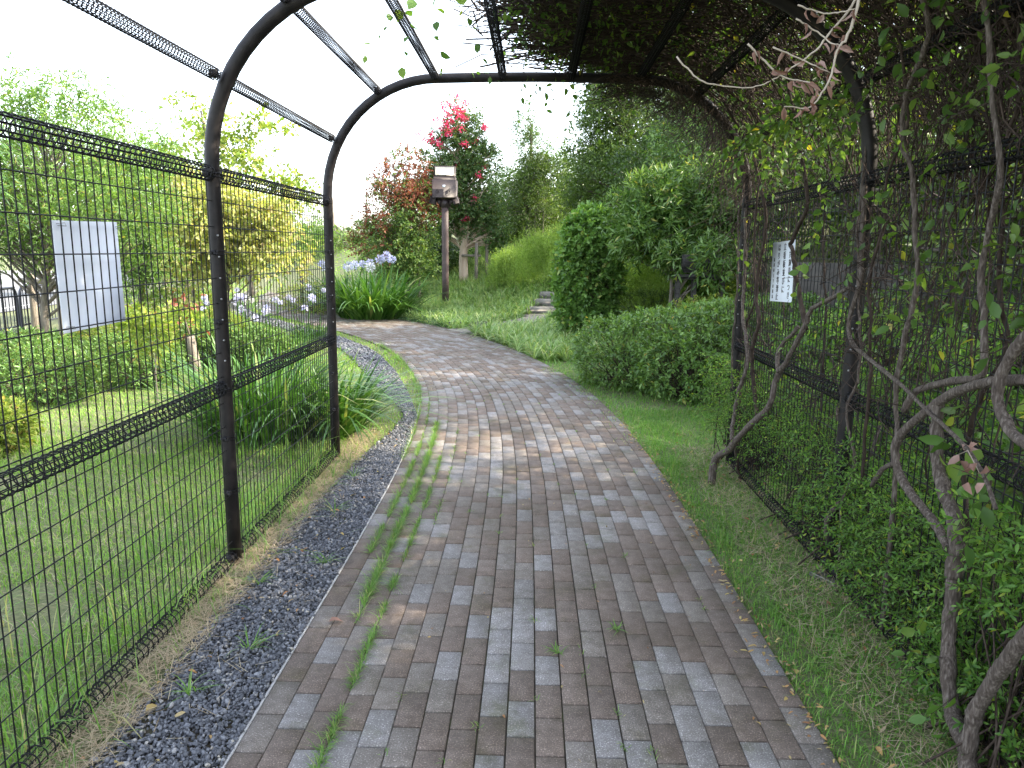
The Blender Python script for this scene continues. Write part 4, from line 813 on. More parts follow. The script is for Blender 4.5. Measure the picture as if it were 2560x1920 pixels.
# left of the fence: low hedges
gL = "low shrubs along the road side of the lawn"
for i, (x, y, w_, h, mt, lab) in enumerate(((-5.35, 7.5, .75, .30, 'azalea', "low green shrub at the left edge under the white board"), (-4.75, 8.5, .6, .27, 'azalea', "low green shrub under the right corner of the white board"), (-6.2, 8.9, .6, .26, 'azalea', "green shrub in front of the dark stake pair"), (-5.4, 9.7, .65, .35, 'yellowgreen', "yellow-green shrub behind the fence right of the white board"), (-5.2, 11.2, .7, .34, 'yellowgreen', "sunlit yellowish shrub left of the middle post"), (-4.55, 10.1, .5, .28, 'azalea', "small dark-stemmed shrub beside the pinkish cut trunk"),
        (-3.75, 9.9, .45, .24, 'azalea', "round shrub seen between the two left posts beside lilac flowers"), (-6.6, 13.8, .8, .4, 'yellowgreen', "yellow-green shrub at the foot of the pale stakes"), (-5.3, 18.3, 1.1, .35, 'yellowgreen', "clipped low shrub in the sun near the far bend"), (-4.35, 5.55, .35, .18, 'yellowgreen', "small yellowish shrub at the picture's left edge on the lawn"))):
    MS("low_shrub", lab, "shrub", (x, y), [(0, 0, h*.95, w_, w_*.8, h), (w_*.4, -.1, h*.8, w_*.6, w_*.6, h*.85)], 1500, 6, .05, .022, .09, mt, 100+i, 1, 70, group=gL, inner=.3, p=2.3)
r, C = T("young_bright_shrub", "upright shrub with soft yellow-green leaves right below the white board", "shrub", (-3.85, 7.35), [(0, 0, 0), (0, 0, .3), (.02, 0, .55)], .012, [(0, 0, .68, .24, .24, .22), (.25, 0, .78, .14, .14, .14), (-.1, 0, .9, .1, .1, .1)], 16, 9, 6, .085, .032, .1, 'yellowgreen', seed=120, cr=.09, droop=0, stem=.002)

# strap-leaved plants and flowers
def strap_clump(name, label, cat, loc, n, h, w_, rad, mat, seed, K=5, droop=.8, lean=(.1, .8), group=None, fl=None):
    rng = np.random.RandomState(seed); x, y = loc; z = float(gz(x, y)); r = thing(name, label, cat, (x, y, z), group)
    a = rng.uniform(0, 6.28, n); q = rad*np.sqrt(rng.uniform(0, 1, n)); P = np.c_[x+np.cos(a)*q, y+np.sin(a)*q, np.zeros(n)]; P[:, 2] = gz(P[:, 0], P[:, 1])-.01
    mb = MB(); addbl(mb, P, a+rng.normal(0, .6, n), h*rng.uniform(.55, 1.15, n), w_*rng.uniform(.7, 1.2, n), rng.uniform(*lean, n), rng.uniform(.15, 1, n)*droop, K=K); part(mb, "leaves", M[mat], r)
    for f in (fl or []):
        mt, pts = f
        for (dx, dy, hh, rr_) in pts:
            px, py = x+dx, y+dy; pz = float(gz(px, py)); mb = MB(); addtube(mb, smooth_path([(px-dx*.5, py, pz), (px-dx*.2, py, pz+hh*.55), (px, py, pz+hh)], 4), .006, 5); sc = part(mb, "flower_stem", M['strap'], r)
            k = 60; d = sph(rng, k); mb = MB().add(*leaves(np.array([px, py, pz+hh])+d*rr_*.45, d, sph(rng, k), rr_*.7, rr_*.28, .2, 1)); mb.add(*tubes(np.stack([np.tile([px, py, pz+hh], (k, 1)), np.array([px, py, pz+hh])+d*rr_*.5], 1), np.full((k, 2), .0015), 3)); part(mb, "flower_head", M[mt], sc)
    return r
strap_clump("strap_leaf_plant", "large dark green strap-leaved clump behind the left fence at the far left post", "plant", (-2.35, 6.2), 520, 1.0, .042, .45, 'strap', 131, 7, .75, (.05, .7))
strap_clump("strap_leaf_plant", "strap-leaved clump spilling out past the far left post", "plant", (-1.72, 6.3), 230, .85, .04, .2, 'strap', 132, 7, .8, (.1, .8))
strap_clump("agapanthus", "big agapanthus clump with lilac flower heads at the bend left of the lamp post", "plant", (-3.75, 17.3), 520, 1.45, .075, .75, 'strap', 133, 6, .75, (.1, .8), fl=[('agflower', [(.33, 0, 1.42, .13), (.15, .1, 1.36, .11), (-.1, .2, 1.28, .10), (-.42, 0, 1.22, .11), (-.25, .1, 1.25, .09), (.42, .2, 1.36, .10)]), ('whiteflower', [(-.03, -.1, 1.18, .12), (-.6, .1, 1.15, .08)])])
strap_clump("agapanthus", "agapanthus clump seen behind the bend, left of the bigger one", "plant", (-5.1, 19.8), 320, 1.3, .07, .7, 'strap', 134, 4, .8, (.1, .85), fl=[('agflower', [(-.5, 0, 1.15, .15), (.1, .2, 1.12, .14)])])
rng = np.random.RandomState(7)
for i, (x, y, lab, c) in enumerate(((-4.6, 12.1, "lilac agapanthus in flower seen through the far left fence panel", 'agflower'), (-5.0, 13.0, "white agapanthus in flower seen through the far left fence panel", 'whiteflower'), (-4.0, 13.0, "pale lilac flowers close to the far left post", 'agflower'), (-3.75, 11.2, "low lilac flowers beside the round shrub behind the fence", 'agflower'), (-4.45, 10.9, "white and lilac flowers right of the middle left post", 'agflower'))):
    strap_clump("agapanthus", lab, "plant", (x, y), 150, .5, .02, .3, 'strap', 140+i, 4, .8, (.1, .8), "flowering agapanthus behind the left fence", [(c, [(rng.uniform(-.45, .45), rng.uniform(-.3, .3), rng.uniform(.5, .95), rng.uniform(.045, .065)) for _ in range(6)])])
strap_clump("lilyturf_tuft", "pale lilyturf tuft at the left foot of the azalea hedge", "plant", (.72, 9.15), 130, .42, .014, .08, 'liriope', 150, 4, .7, (.1, .9))
# lilyturf carpet on the mound and along the path
def liri(n, test, h, w_, seed, mat='liriope', lab="", nm="lilyturf"):
    rng = np.random.RandomState(seed); x = rng.uniform(-6.5, 3.2, n*4); y = rng.uniform(10.8, 25, n*4); u, s = path_u(x, y); hw = HWs(s); ok = (u > hw+.05) & test(x, y, u-hw); x, y = x[ok][:n], y[ok][:n]; n = len(x)
    # gather in tufts
    tx = np.round(x/.28)*.28+.08*np.sin(y*9); ty = np.round(y/.28)*.28; x = x*.55+tx*.45; y = y*.55+ty*.45
    a = np.arctan2(y-ty, x-tx)+rng.normal(0, .9, n); mb = MB(); addbl(mb, np.c_[x, y, gz(x, y)], a, h*rng.uniform(.6, 1.2, n), w_, rng.uniform(.1, .85, n), rng.uniform(.2, .9, n), K=4)
    tag(mb.build(nm, M[mat]), lab, "ground cover", kind='stuff')
inst = lambda x, y: (((x-.35)*.94-(y-16.5)*.35 > -.5) & ((x-.35)*.94-(y-16.5)*.35 < .5) & (y > 15.9) & (y < 18.0)) | ((np.abs((x+.55)*.66-(y-15.3)*.75) < .33) & (x > -1.9) & (x < .35) & (y < 16.4))
liri(80000, lambda x, y, d: ~inst(x, y) & (d < 9) & ~((x < -2.9) & (y > 15.5) & (y < 21)), .38, .026, 160, lab="pale green lilyturf carpet covering the mound and the path's right edge")
liri(2600, lambda x, y, d: (x > -.2) & (x < .9) & (y < 12.9) & (y > 10.8) & (d < .9), .34, .014, 161, lab="lilyturf tufts at the path edge in front of the leafy column")
mb = MB(); rng = np.random.RandomState(8); n = 2600; s = rng.uniform(18.2, 22.3, n); p = on_path(s, HWs(s)+rng.uniform(0, .9, n)); P = np.c_[p, gz(p[:, 0], p[:, 1])]
sV, sF, lV, lF = sprigs(rng, P, np.c_[rng.normal(0, 1, (n, 2)), np.full(n, .7)], .28*rng.uniform(.6, 1.2, n), 9, .06, .014, .2, .002, 1, .1, .7, 0, .3); mb.add(lV, lF)
tag(mb.build("creeping_juniper", M['juniper']), "low bluish green creeping juniper along the bend of the path", "ground cover", kind='stuff')

# green shrubs beyond the right fence
gR = "leafy shrubs beyond the right fence"
for i, (x, y, w_, h, mt, lab, ll, lw, n) in enumerate(((2.9, 6.4, .9, .55, 'fine', "bright leafy shrub beyond the right fence below the warning sign", .06, .026, 1100), (3.2, 4.6, .9, .6, 'fine', "bright leafy shrub beyond the right fence, right of the middle post", .07, .035, 1000), (2.75, 3.1, .55, .55, 'vineleaf', "broad-leaved light green shrub beyond the fence at the picture's right edge", .10, .055, 500),
        (2.3, 5.4, .5, .4, 'fine', "low fine-leaved shrub close behind the right fence's middle rail", .05, .022, 700), (2.6, 8.0, .8, .5, 'evergreen', "dark green shrub beyond the far right post", .06, .028, 900), (4.2, 7.4, 1.0, .6, 'vineleaf', "mid green shrub before the low wall", .08, .04, 800), (4.6, 3.4, 1.0, .7, 'evergreen', "tall shrub beyond the right fence, outside the picture's edge", .08, .04, 700))):
    z = float(gz(x, y)); MS("leafy_shrub", lab, "shrub", (x, y), [(0, 0, z+h*.9, w_, w_, h), (.3*w_, -.4*w_, z+h*.7, w_*.7, w_*.6, h*.8)], n, 7, ll, lw, .16, mt, 170+i, 1, 120, group=gR, inner=.5, p=2.1, droop=.2)
# fine-leaved shrubs growing through the fence
def spray_shrub(label, loc, n, xr, yr, zr, ax, L, ll, lw, seed, mat='fine', nl=16, detail=1, name="fine_leaf_shrub", dens=None):
    rng = np.random.RandomState(seed); x, y = loc; r = thing(name, label, "shrub", (x, y, 0), "fine-leaved shrubs growing through the right fence")
    B = np.c_[rng.uniform(*xr, n), rng.uniform(*yr, n), rng.uniform(*zr, n)]
    if dens is not None: B = B[dens(B, rng)]; n = len(B)
    D = np.array(ax)+rng.normal(size=(n, 3))*np.array([.5, .55, .45]); sV, sF, lV, lF = sprigs(rng, B, D, L*rng.uniform(.5, 1.3, n), nl, ll, lw, .35, .0014, detail, .15, .85, .1, .6)
    part(MB().add(lV, lF), "foliage", M[mat], r)
    mb = MB().add(sV, sF); k = min(n, 130); sel = rng.choice(n, k, replace=False); root_ = np.c_[np.full(k, x), np.full(k, y), np.zeros(k)]+rng.normal(0, .12, (k, 3))*np.array([1, 2, 0]); t = np.linspace(0, 1, 5)[None, :, None]
    mb.add(*tubes(root_[:, None]*(1-t)**1.3+B[sel][:, None]*(1-(1-t)**1.3)+rng.normal(0, .02, (k, 5, 3))*np.sin(t*3.1), np.array([.005, .004, .003, .002, .0015])[None], 4)); part(mb, "twigs", M['darkvine'], r)
    return r
spray_shrub("fine-leaved shrub pushing through the far right fence panel onto the azalea side", (1.75, 5.6), 420, (1.45, 1.8), (4.7, 6.1), (.25, .75), (-.9, .1, .35), .24, .026, .009, 181)
spray_shrub("fine-leaved shrub bulging through the fence behind the middle right post", (1.75, 4.0), 620, (1.5, 1.95), (3.2, 4.6), (.12, .72), (-.8, -.1, .35), .22, .027, .010, 182)
spray_shrub("thick fine-leaved shrub filling the fence foot right of the middle right post", (1.75, 2.9), 950, (1.45, 1.95), (2.35, 3.5), (.08, .66), (-.75, -.15, .3), .2, .028, .010, 183)
spray_shrub("bright fresh-leaved shrub at the picture's lower right edge", (1.6, 2.0), 330, (1.42, 1.75), (1.7, 2.3), (.45, .84), (-.5, .1, .45), .15, .032, .012, 184, detail=2)
spray_shrub("small green shoots at the foot of the forked vine", (1.6, 2.15), 170, (1.42, 1.75), (1.9, 2.45), (.02, .3), (-.4, .1, .5), .13, .034, .013, 185, detail=2)
spray_shrub("yellow-green leafy stems behind the forked vine", (1.85, 2.6), 300, (1.6, 2.1), (2.2, 3.0), (.0, .5), (-.2, .0, .8), .2, .04, .016, 186, detail=2)

# ------------------------------------------------------------------ vines on the right fence
def vine(label, paths, mat='bark', smooth=6, k=8, name="climbing_vine", wob=.0, seed=0, group="woody vines on the right fence"):
    rng = np.random.RandomState(seed); p0 = paths[0][0][0]; mb = MB()
    for pts, ra, rb in paths:
        p = smooth_path(pts, smooth)
        if wob: p[1:-1] += rng.normal(0, wob, p[1:-1].shape)
        rad = np.linspace(ra, rb, len(p))*(1+.07*np.sin(np.arange(len(p))*.55+seed)+rng.normal(0, .022, len(p))); addtube(mb, p, rad, k)
    o = mb.build(name, M[mat], loc=(p0[0], p0[1], max(p0[2], 0)), smooth=True); tag(o, label, "vine", group); return o
vine("thick forked grey vine trunk in the right foreground", [([(1.38, 2.08, -.05), (1.38, 2.12, .07), (1.4, 2.24, .12), (1.4, 2.29, .23), (1.41, 2.33, .34), (1.42, 2.36, .54)], .028, .022), ([(1.42, 2.363, .54), (1.42, 2.363, .639), (1.42, 2.404, .736), (1.42, 2.467, .792), (1.42, 2.528, .875), (1.42, 2.563, .988), (1.42, 2.575, 1.1)], .027, .019), ([(1.38, 2.11, .06), (1.375, 2.10, .16), (1.37, 2.08, .24), (1.36, 2.0, .4), (1.33, 1.87, .59), (1.3, 1.71, .79), (1.3, 1.5, 1.1)], .024, .02)], smooth=8, k=12, wob=.0015)
vine("brown vine curving in a wide S across the fence at right", [([(1.42, 1.8, 1.26), (1.42, 2.033, 1.253), (1.42, 2.146, 1.247), (1.42, 2.331, 1.204), (1.42, 2.508, 1.131), (1.41, 2.652, 1.028), (1.40, 2.776, .915), (1.40, 2.791, .831), (1.41, 2.727, .75), (1.42, 2.605, .7), (1.42, 2.483, .664), (1.41, 2.393, .62)], .017, .015), ([(1.41, 2.79, .84), (1.42, 2.84, .79), (1.44, 2.96, .733), (1.45, 3.06, .63)], .012, .009)], smooth=6, k=10, wob=.001)
vine("upright grey vine bending left below the top rail at right", [([(1.3, 2.374, 2.75), (1.30, 2.374, 2.381), (1.332, 2.374, 2.243), (1.364, 2.372, 2.053), (1.396, 2.342, 1.855), (1.43, 2.42, 1.68), (1.45, 2.467, 1.52), (1.45, 2.426, 1.414), (1.45, 2.404, 1.307), (1.45, 2.402, 1.215), (1.45, 2.571, 1.167), (1.45, 2.785, 1.09), (1.45, 2.858, 1.0)], .007, .014)], 'bark', k=10, wob=.001)
vine("looping vine crossing the picture's right edge", [([(1.34, 1.9, 1.8), (1.36, 1.989, 1.472), (1.36, 2.079, 1.372), (1.36, 2.125, 1.318), (1.36, 2.157, 1.249), (1.36, 2.16, 1.189), (1.36, 2.118, 1.138), (1.36, 2.065, 1.101), (1.36, 1.976, 1.086), (1.36, 1.8, 1.05)], .017, .016)], 'bark', k=10, wob=.0008)
vine("thin tan stem running diagonally down across the right fence", [([(1.47, 3.45, 1.9), (1.47, 3.418, 1.595), (1.46, 3.379, 1.484), (1.45, 3.438, 1.289), (1.44, 3.358, 1.205), (1.43, 3.189, 1.167), (1.42, 3.005, 1.138), (1.41, 2.795, 1.101), (1.4, 2.583, 1.05), (1.39, 2.473, 1.033), (1.38, 2.309, .995), (1.37, 2.192, .943), (1.36, 2.1, .87)], .011, .006)], 'bark')
vine("bent vine rising from the grass and leaning against the far right panel", [([(1.27, 5.052, -.05), (1.29, 5.032, .176), (1.31, 4.8, .30), (1.33, 4.64, .435), (1.35, 4.45, .57), (1.39, 4.273, .723), (1.41, 4.25, .887), (1.42, 4.131, 1.004), (1.44, 3.967, 1.21), (1.45, 3.899, 1.315), (1.46, 3.656, 1.391), (1.47, 3.521, 1.447)], .026, .009), ([(1.33, 4.80, .37), (1.36, 4.9, .478), (1.393, 4.95, .67), (1.41, 4.864, .827), (1.427, 4.92, .977), (1.443, 5.151, 1.182), (1.46, 5.225, 1.41), (1.46, 5.3, 1.9)], .014, .010), ([(1.40, 4.2, .93), (1.43, 4.3, 1.05), (1.46, 4.108, 1.197)], .012, .012)], 'bark', wob=.002, k=10)
vine("dark vine stem crossing in front of the warning sign", [([(1.45, 3.97, 1.2), (1.463, 4.11, 1.335), (1.467, 4.212, 1.45), (1.47, 4.244, 1.487), (1.473, 4.275, 1.524), (1.477, 4.349, 1.618), (1.48, 4.384, 1.665), (1.48, 4.183, 1.835), (1.48, 4.222, 1.962), (1.46, 4.352, 2.246), (1.42, 4.473, 2.539)], .014, .010)], 'darkvine', wob=.002)
vine("straight dark vine stem left of the warning sign", [([(1.46, 4.70, .52), (1.46, 4.878, .803), (1.46, 4.92, .978), (1.46, 4.813, 1.157), (1.47, 4.95, 1.319), (1.48, 4.98, 1.5), (1.48, 4.9, 1.8), (1.427, 5.147, 2.255), (1.3, 5.489, 2.65)], .014, .009)], 'darkvine', wob=.002)
vine("tall stem climbing between the middle post and the picture's right edge", [([(1.50, 2.95, .02), (1.49, 2.95, .7), (1.48, 3.0, 1.1), (1.47, 2.907, 1.476), (1.446, 2.926, 1.73), (1.421, 2.943, 1.918), (1.397, 2.978, 2.014), (1.373, 2.947, 2.161), (1.349, 2.831, 2.253), (1.324, 2.728, 2.365), (1.2, 2.69, 2.6)], .011, .009)], 'bark', wob=.002)
th = np.linspace(0, 16, 60); z = np.linspace(-.02, 1.55, 60)
hx = [(XR-.0+(.052+.008*math.sin(t*2))*math.cos(t), YA[1]-.02+(.055)*math.sin(t), float(zz)) for t, zz in zip(th, z)]
vine("twisted vine wound around the middle right post", [(hx[:34], .017, .009), ([(XR+.10, YA[1]-.12, -.03), (XR+.06, YA[1]-.10, .15), (XR+.12, YA[1]-.12, .3), (XR+.06, YA[1]-.12, .5), (XR+.12, YA[1]-.1, .8)], .014, .009)], 'bark', smooth=3)
# random climbing stems
rng = np.random.RandomState(33); places = ["just right of the far right post", "second from the far right post", "close right of the warning sign", "hugging the middle right post", "right of the middle right post", "halfway to the right edge", "near the picture's right edge", "at the picture's right edge", "beyond the right edge"]
for i, y in enumerate([5.42, 5.2, 3.98, 3.45, 3.2, 2.55, 2.1, 1.8]):
    P = []; x = XR+rng.choice([-.05, .05]); yy = y; top = rng.uniform(2.3, 2.7)
    for z in np.arange(-.02 if i % 2 else .6, 2.3, .22):
        yy += rng.normal(0, .05); P.append((x+rng.normal(0, .012), yy, z))
    P += [(1.40, yy+.02, 2.5), (1.15, yy+rng.normal(0, .1), 2.72), (.8, yy+rng.normal(0, .2), 2.82), (.4, yy+rng.normal(0, .3), 2.86)]
    vine(f"slim brown stem climbing the fence {places[i]}", [(P, rng.uniform(.006, .011), .005)], 'darkvine' if i % 3 else 'bark', smooth=4, wob=.003, seed=i)
for i, (x0, pts) in enumerate(((0, [(.2, 1.6, 2.87), (.4, 2.6, 2.86), (.9, 3.4, 2.83), (1.1, 4.6, 2.8), (.5, 5.5, 2.86)]), (0, [(1.4, 1.6, 2.55), (1.2, 2.5, 2.74), (.6, 3.3, 2.88), (.0, 4.2, 2.86), (-.3, 5.0, 2.85)]), (0, [(1.3, 3.0, 2.66), (.7, 3.9, 2.86), (.2, 4.9, 2.87), (-.4, 5.5, 2.86)]))):
    vine(["vine lying lengthwise over the roof tubes on the right", "vine crossing the roof toward the left", "vine crossing the roof to the far arch"][i], [(pts, .014, .006)], 'darkvine', wob=.006, seed=i+50, smooth=8)

# tangled canopy of dead twigs and leaves over the right half of the tunnel
rng = np.random.RandomState(44)
def shell(s, y, off):
    """s: arc length from the top centre (x=.0) to the right and down"""
    x = np.zeros_like(s); z = np.zeros_like(s); Lt = XR-RC; a = (s-Lt)/RC
    t1 = s < Lt; t2 = (~t1) & (a < math.pi/2); t3 = ~(t1 | t2)
    x[t1] = s[t1]; z[t1] = HA+off[t1]
    x[t2] = XR-RC+(RC+off[t2])*np.sin(a[t2]); z[t2] = HA-RC+(RC+off[t2])*np.cos(a[t2])
    x[t3] = XR+off[t3]; z[t3] = HA-RC-(s[t3]-Lt-RC*math.pi/2)
    return np.stack([x, y, z], -1)
SM = XR-RC+RC*math.pi/2
def dens(s, y):
    edge = -.28+.10*np.sin(y*2.3)+.06*np.sin(y*7)+.28*np.clip((y-4.6), 0, 1)
    d = np.clip((s-edge)/.35, 0, 1)**1.2
    k = np.clip((y-2.6)/1.6, 0, 1); a0 = (SM-.35)*(1-k)+1.0*k; wd = .8*(1-k)+.75*k
    d = d*np.clip(1-(s-a0)/wd, .055+.03*k, 1)
    return d
def tang(N, l0, l1, rad, y0=1.2, y1=5.75, s0=-.4, s1=3.1, thick=.09, hang=0.):
    s = rng.uniform(s0, s1, N); y = rng.uniform(y0, y1, N); ok = rng.uniform(0, 1, N) < dens(s, y); s, y = s[ok], y[ok]; n = len(s)
    off = rng.normal(.06, thick, n)+(.07 if s0 < 0 else .02); off = np.where((s0 < 0) & (off < .03), .03+rng.uniform(0, .08, n), off); a = rng.uniform(0, 6.28, n); L = rng.uniform(l0, l1, n); K = 6; P = []
    cs = rng.normal(0, .9, n)
    for j in range(K):
        t = j/(K-1)-.5; aa = a+cs*t*2; P.append(shell(s+L*t*np.cos(aa), y+L*t*np.sin(aa), off+rng.normal(0, .022, n))-np.array([0, 0, 1.])*(hang*rng.uniform(0, 1, n)*max(t+.3, 0))[:, None])
    P = np.stack(P, 1); bad = ((P[:, :, 1] > 3.95) & (P[:, :, 1] < 4.95) & (P[:, :, 2] < 1.8) & (P[:, :, 2] > 1.15)).any(1); P = P[~bad]; n = len(P); return tubes(P, rad*rng.uniform(.5, 1.3, (n, 1))*np.array([1, 1, .9, .8, .65, .5])[None], 3), P
root = thing("dead_vine_canopy", "dark tangled canopy of dry twigs and leaves over the right half of the tunnel", "vine canopy", (.9, 3.6, 2.8))
mb = MB(); (V, F), P1 = tang(11500, .25, .8, .0036); mb.add(V, F); (V, F), P2 = tang(2600, .5, 1.2, .005); mb.add(V, F)
tag(part(mb, "dry_twigs", M['twig'], root), kind='stuff')
mb = MB(); n = 42000; s = rng.uniform(-.45, 2.9, n); y = rng.uniform(1.1, 5.75, n); ok = rng.uniform(0, 1, n) < dens(s, y)*np.where(s > SM, .5, 1); s, y = s[ok], y[ok]; P = shell(s, y, np.maximum(rng.normal(.2, .10, len(s)), .05)); P = P[~((P[:, 1] > 3.2) & (P[:, 1] < 5.2) & (P[:, 2] < 1.85))]
mb.add(*leaves(P, sph(rng, len(P))+np.array([0, 0, -.4]), sph(rng, len(P))+np.array([0, 0, .8]), rng.uniform(.03, .06, len(P)), rng.uniform(.018, .036, len(P)), .2, 1, .1)); tag(part(mb, "leaves", M['vineleaf'], root), kind='stuff')
# twigs hanging on the right wall and under the far arch
mb = MB()
(V, F), _ = tang(2200, .3, .8, .0028, s0=SM-.6, s1=3.6, thick=.05, hang=.1); mb.add(V, F)
n = 520; x = rng.uniform(.45, 1.55, n)+0; y = 5.55+rng.uniform(-.3, .25, n); a = np.clip((x-(XR-RC))/RC, 0, 1); z = HA-RC+RC*np.sqrt(1-a**2)-rng.uniform(0, .05, n); L = rng.uniform(.1, .55, n)*(.3+a)
Q = np.stack([np.c_[x, y, z], np.c_[x+rng.normal(0, .05, n), y, z-L*.3], np.c_[x+rng.normal(0, .08, n), y+.02, z-L*.65], np.c_[x+rng.normal(-.03, .13, n), y+.03, z-L]], 1); mb.add(*tubes(Q, np.array([.003, .0026, .002, .001])[None], 3))
n = 480; y = rng.uniform(1.7, 5.5, n); z = rng.uniform(.9, 2.3, n); y = np.where((z < 1.85) & (z > 1.1) & (y > 3.9) & (y < 5.0), 3.3, y); x = XR+rng.uniform(-.1, .1, n); L = rng.uniform(.12, .45, n); d = nrm(np.c_[rng.normal(-.15, .25, n), rng.normal(0, 1, n), rng.normal(0, .8, n)])
B = np.c_[x, y, z]; Q = np.stack([B, B+d*L[:, None]*.35+rng.normal(0, .015, (n, 3)), B+d*L[:, None]*.7+rng.normal(0, .03, (n, 3)), B+d*L[:, None]+rng.normal(0, .05, (n, 3))], 1); mb.add(*tubes(Q, np.array([.0028, .0022, .0017, .001])[None], 3))
root2 = thing("hanging_vine_twigs", "brown leafless twigs hanging over the right fence and the far arch's right corner", "vine", (1.5, 4, 1.9)); tag(part(mb, "dry_twigs", M['twig'], root2), kind='stuff')
n = 230; y = rng.uniform(1.9, 5.4, n); z = rng.uniform(1.3, 2.5, n); z = np.where((z < 2.1) & (y > 3.5) & (y < 5.2), z*.4+1.5, z); z = np.where((y > 3.5) & (y < 5.2), np.maximum(z, 2.3), z); B = np.c_[XR+rng.uniform(-.12, .1, n), y, z]; B[z > 2.1, 0] -= .12
sV, sF, lV, lF = sprigs(rng, B, rng.normal(size=(n, 3))+np.array([-.2, 0, -.7]), rng.uniform(.15, .35, n), 6, .052, .032, .3, .0014, 2, .15, .9, .15, .8)
part(MB().add(lV, lF), "green_leaves", M['vineleaf'], root2); part(MB().add(sV, sF), "green_stems", M['darkvine'], root2)
# broad leaves at the right
rng = np.random.RandomState(61)
def leafy(label, B, D, L, nl, ll, lw, mat='vineleaf', droop=.5, name="leafy_vine_shoot", seed=1, stemmat='darkvine'):
    rng = np.random.RandomState(seed); B = np.array(B, float); D = np.array(D, float); r = thing(name, label, "vine shoot", tuple(B[0])); sV, sF, lV, lF = sprigs(rng, B, D, L, nl, ll, lw, droop, .0016, 2, .12, 1.0, .15, .7)
    part(MB().add(lV, lF), "leaves", M[mat], r); part(MB().add(sV, sF), "stem", M[stemmat], r); return r
leafy("broad heart-leaved green shoot hanging behind the diagonal stem", [(1.46, 2.45, 1.12), (1.47, 2.55, 1.1), (1.45, 2.35, 1.0), (1.47, 2.3, .95), (1.45, 2.25, .86)], [(-.2, .2, -.5), (-.1, -.2, -.6), (-.2, -.3, -.5), (-.2, .1, -.4), (-.3, -.2, -.2)], .16, 5, .075, .05, seed=2)
leafy("broad green shoot at the foot of the forked vine", [(1.38, 2.3, .28), (1.40, 2.22, .2), (1.36, 2.38, .3)], [(-.6, .4, .2), (-.5, -.1, -.1), (-.4, .5, .3)], .12, 5, .06, .038, seed=3)
leafy("round-leaved sprig hanging left of the centre roof tube", [(-.62, 4.0, 2.86), (-.5, 3.95, 2.86), (-.45, 4.1, 2.88), (-.7, 4.1, 2.84)], [(-.3, .1, -.8), (.1, .2, -.9), (.5, .1, -.6), (-.5, 0, -.3)], .26, 6, .062, .052, seed=4)
leafy("pale leaves creeping along the top of the far arch", [(-.5, 5.5, 2.83), (-.3, 5.5, 2.85), (-.1, 5.5, 2.83), (.1, 5.5, 2.82)], [(.6, 0, .1), (.3, .1, .5), (.6, 0, -.2), (.8, 0, -.3)], .24, 5, .065, .04, seed=5)
leafy("small grey-green leaves dangling under the centre of the far arch", [(-.1+.11*k, 5.55, 2.78) for k in range(8)], [(-.25+.05*k, 0, -.9) for k in range(8)], .28, 8, .05, .032, seed=6)
leafy("green leaves climbing the purlin near the middle right post", [(1.42, 3.35+.07*k, 2.3-.1*k) for k in range(8)], [(-.3, .2, -.6)]*8, .2, 7, .055, .036, seed=7)
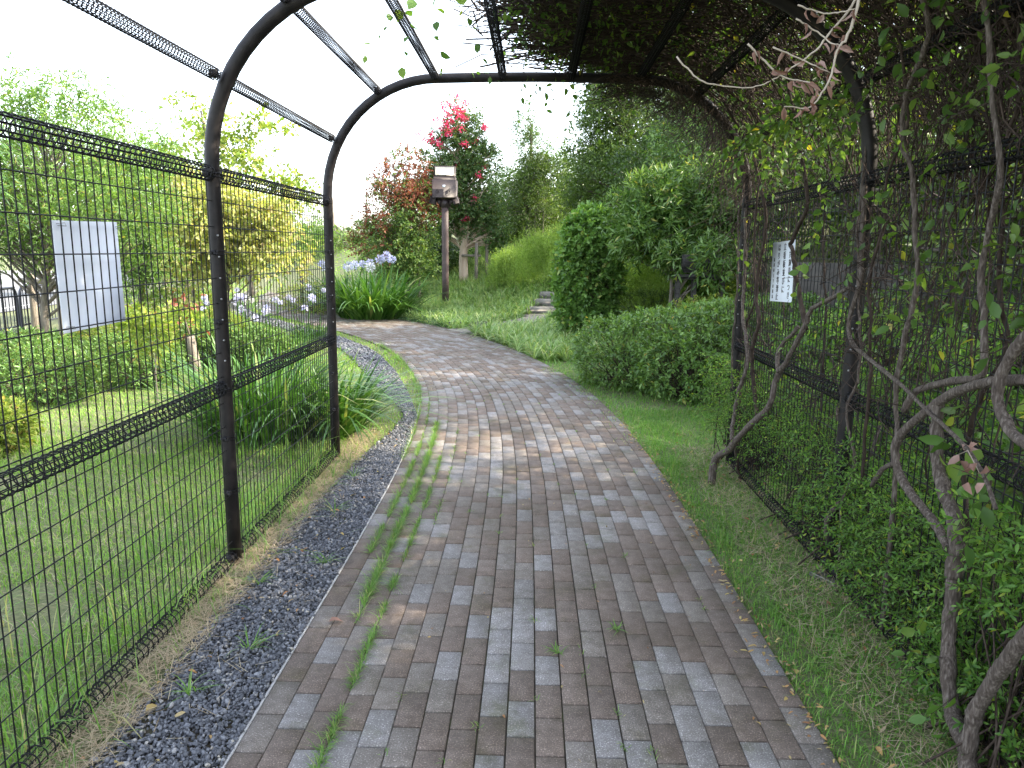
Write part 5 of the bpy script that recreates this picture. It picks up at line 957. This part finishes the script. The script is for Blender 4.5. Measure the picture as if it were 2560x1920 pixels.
# dry branch with curled brown leaves hanging close to the camera
r = thing("dry_leafy_branch", "pale dry branch with curled brown leaves hanging near the camera at upper right", "branch", (.68, 1.75, 2.15)); mb = MB(); rng = np.random.RandomState(9); BR = [
 [(.71, 1.74, 2.75), (.70, 1.74, 2.4), (.695, 1.75, 2.152), (.68, 1.75, 2.073), (.658, 1.75, 2.038), (.651, 1.75, 1.992), (.629, 1.75, 1.943), (.605, 1.75, 1.918), (.553, 1.75, 1.921)], [(.72, 1.77, 2.3), (.7, 1.78, 2.154), (.648, 1.78, 2.081), (.621, 1.78, 2.045), (.564, 1.78, 2.002), (.534, 1.79, 1.985)],
 [(.527, 1.78, 2.052), (.592, 1.78, 2.027), (.651, 1.76, 1.996)], [(.47, 1.78, 2.059), (.518, 1.78, 2.016), (.558, 1.78, 1.988), (.61, 1.77, 1.975), (.629, 1.755, 1.945)], [(.569, 1.76, 2.134), (.626, 1.76, 2.117), (.662, 1.76, 2.12), (.69, 1.75, 2.124)], [(.317, 1.8, 2.035), (.365, 1.8, 1.991), (.405, 1.8, 1.977), (.482, 1.8, 1.97), (.534, 1.8, 1.985)], [(.574, 1.78, 2.112), (.617, 1.78, 2.088), (.651, 1.77, 2.06), (.67, 1.76, 2.05)]]
LP = []
for i, p in enumerate(BR):
    q = smooth_path(p, 6); q += rng.normal(0, .0008, q.shape); addtube(mb, q, np.linspace((.0042, .0034, .002, .0024, .002, .0022, .002)[i], .0014, len(q)), 6)
    if i != 5:
        for _ in range((13, 8, 7, 12, 5, 0, 7)[i]): LP.append(q[rng.randint(len(q)//3 if i == 0 else 0, len(q))])
part(mb, "branch_wood", M['paletwig'], r, True)
LP = np.array(LP); n = len(LP); mb = MB().add(*leaves(LP, np.c_[rng.normal(0, .5, (n, 2)), -np.abs(rng.normal(.6, .5, n))], sph(rng, n), rng.uniform(.02, .036, n), rng.uniform(.008, .017, n), .55, 2, .35)); part(mb, "dry_leaves", M['brownleaf'], r)
r = thing("dry_leafy_branch", "few scorched brown and white curled leaves on the diagonal stem at right", "branch", (1.37, 2.3, .98)); n = 9; P = np.c_[1.36+rng.normal(0, .01, n), 2.27+rng.normal(0, .05, n), .97+rng.normal(0, .03, n)]
part(MB().add(*leaves(P, np.c_[rng.normal(0, .5, (n, 2)), -np.ones(n)*.4], sph(rng, n), .045, .026, .4, 2, .3)), "dry_leaves", M['brownleaf'], r)
mb = MB(); addtube(mb, [(1.37, 2.35, .96), (1.36, 2.27, 1.0), (1.36, 2.2, .95)], .0015, 5); part(mb, "twig", M['paletwig'], r)
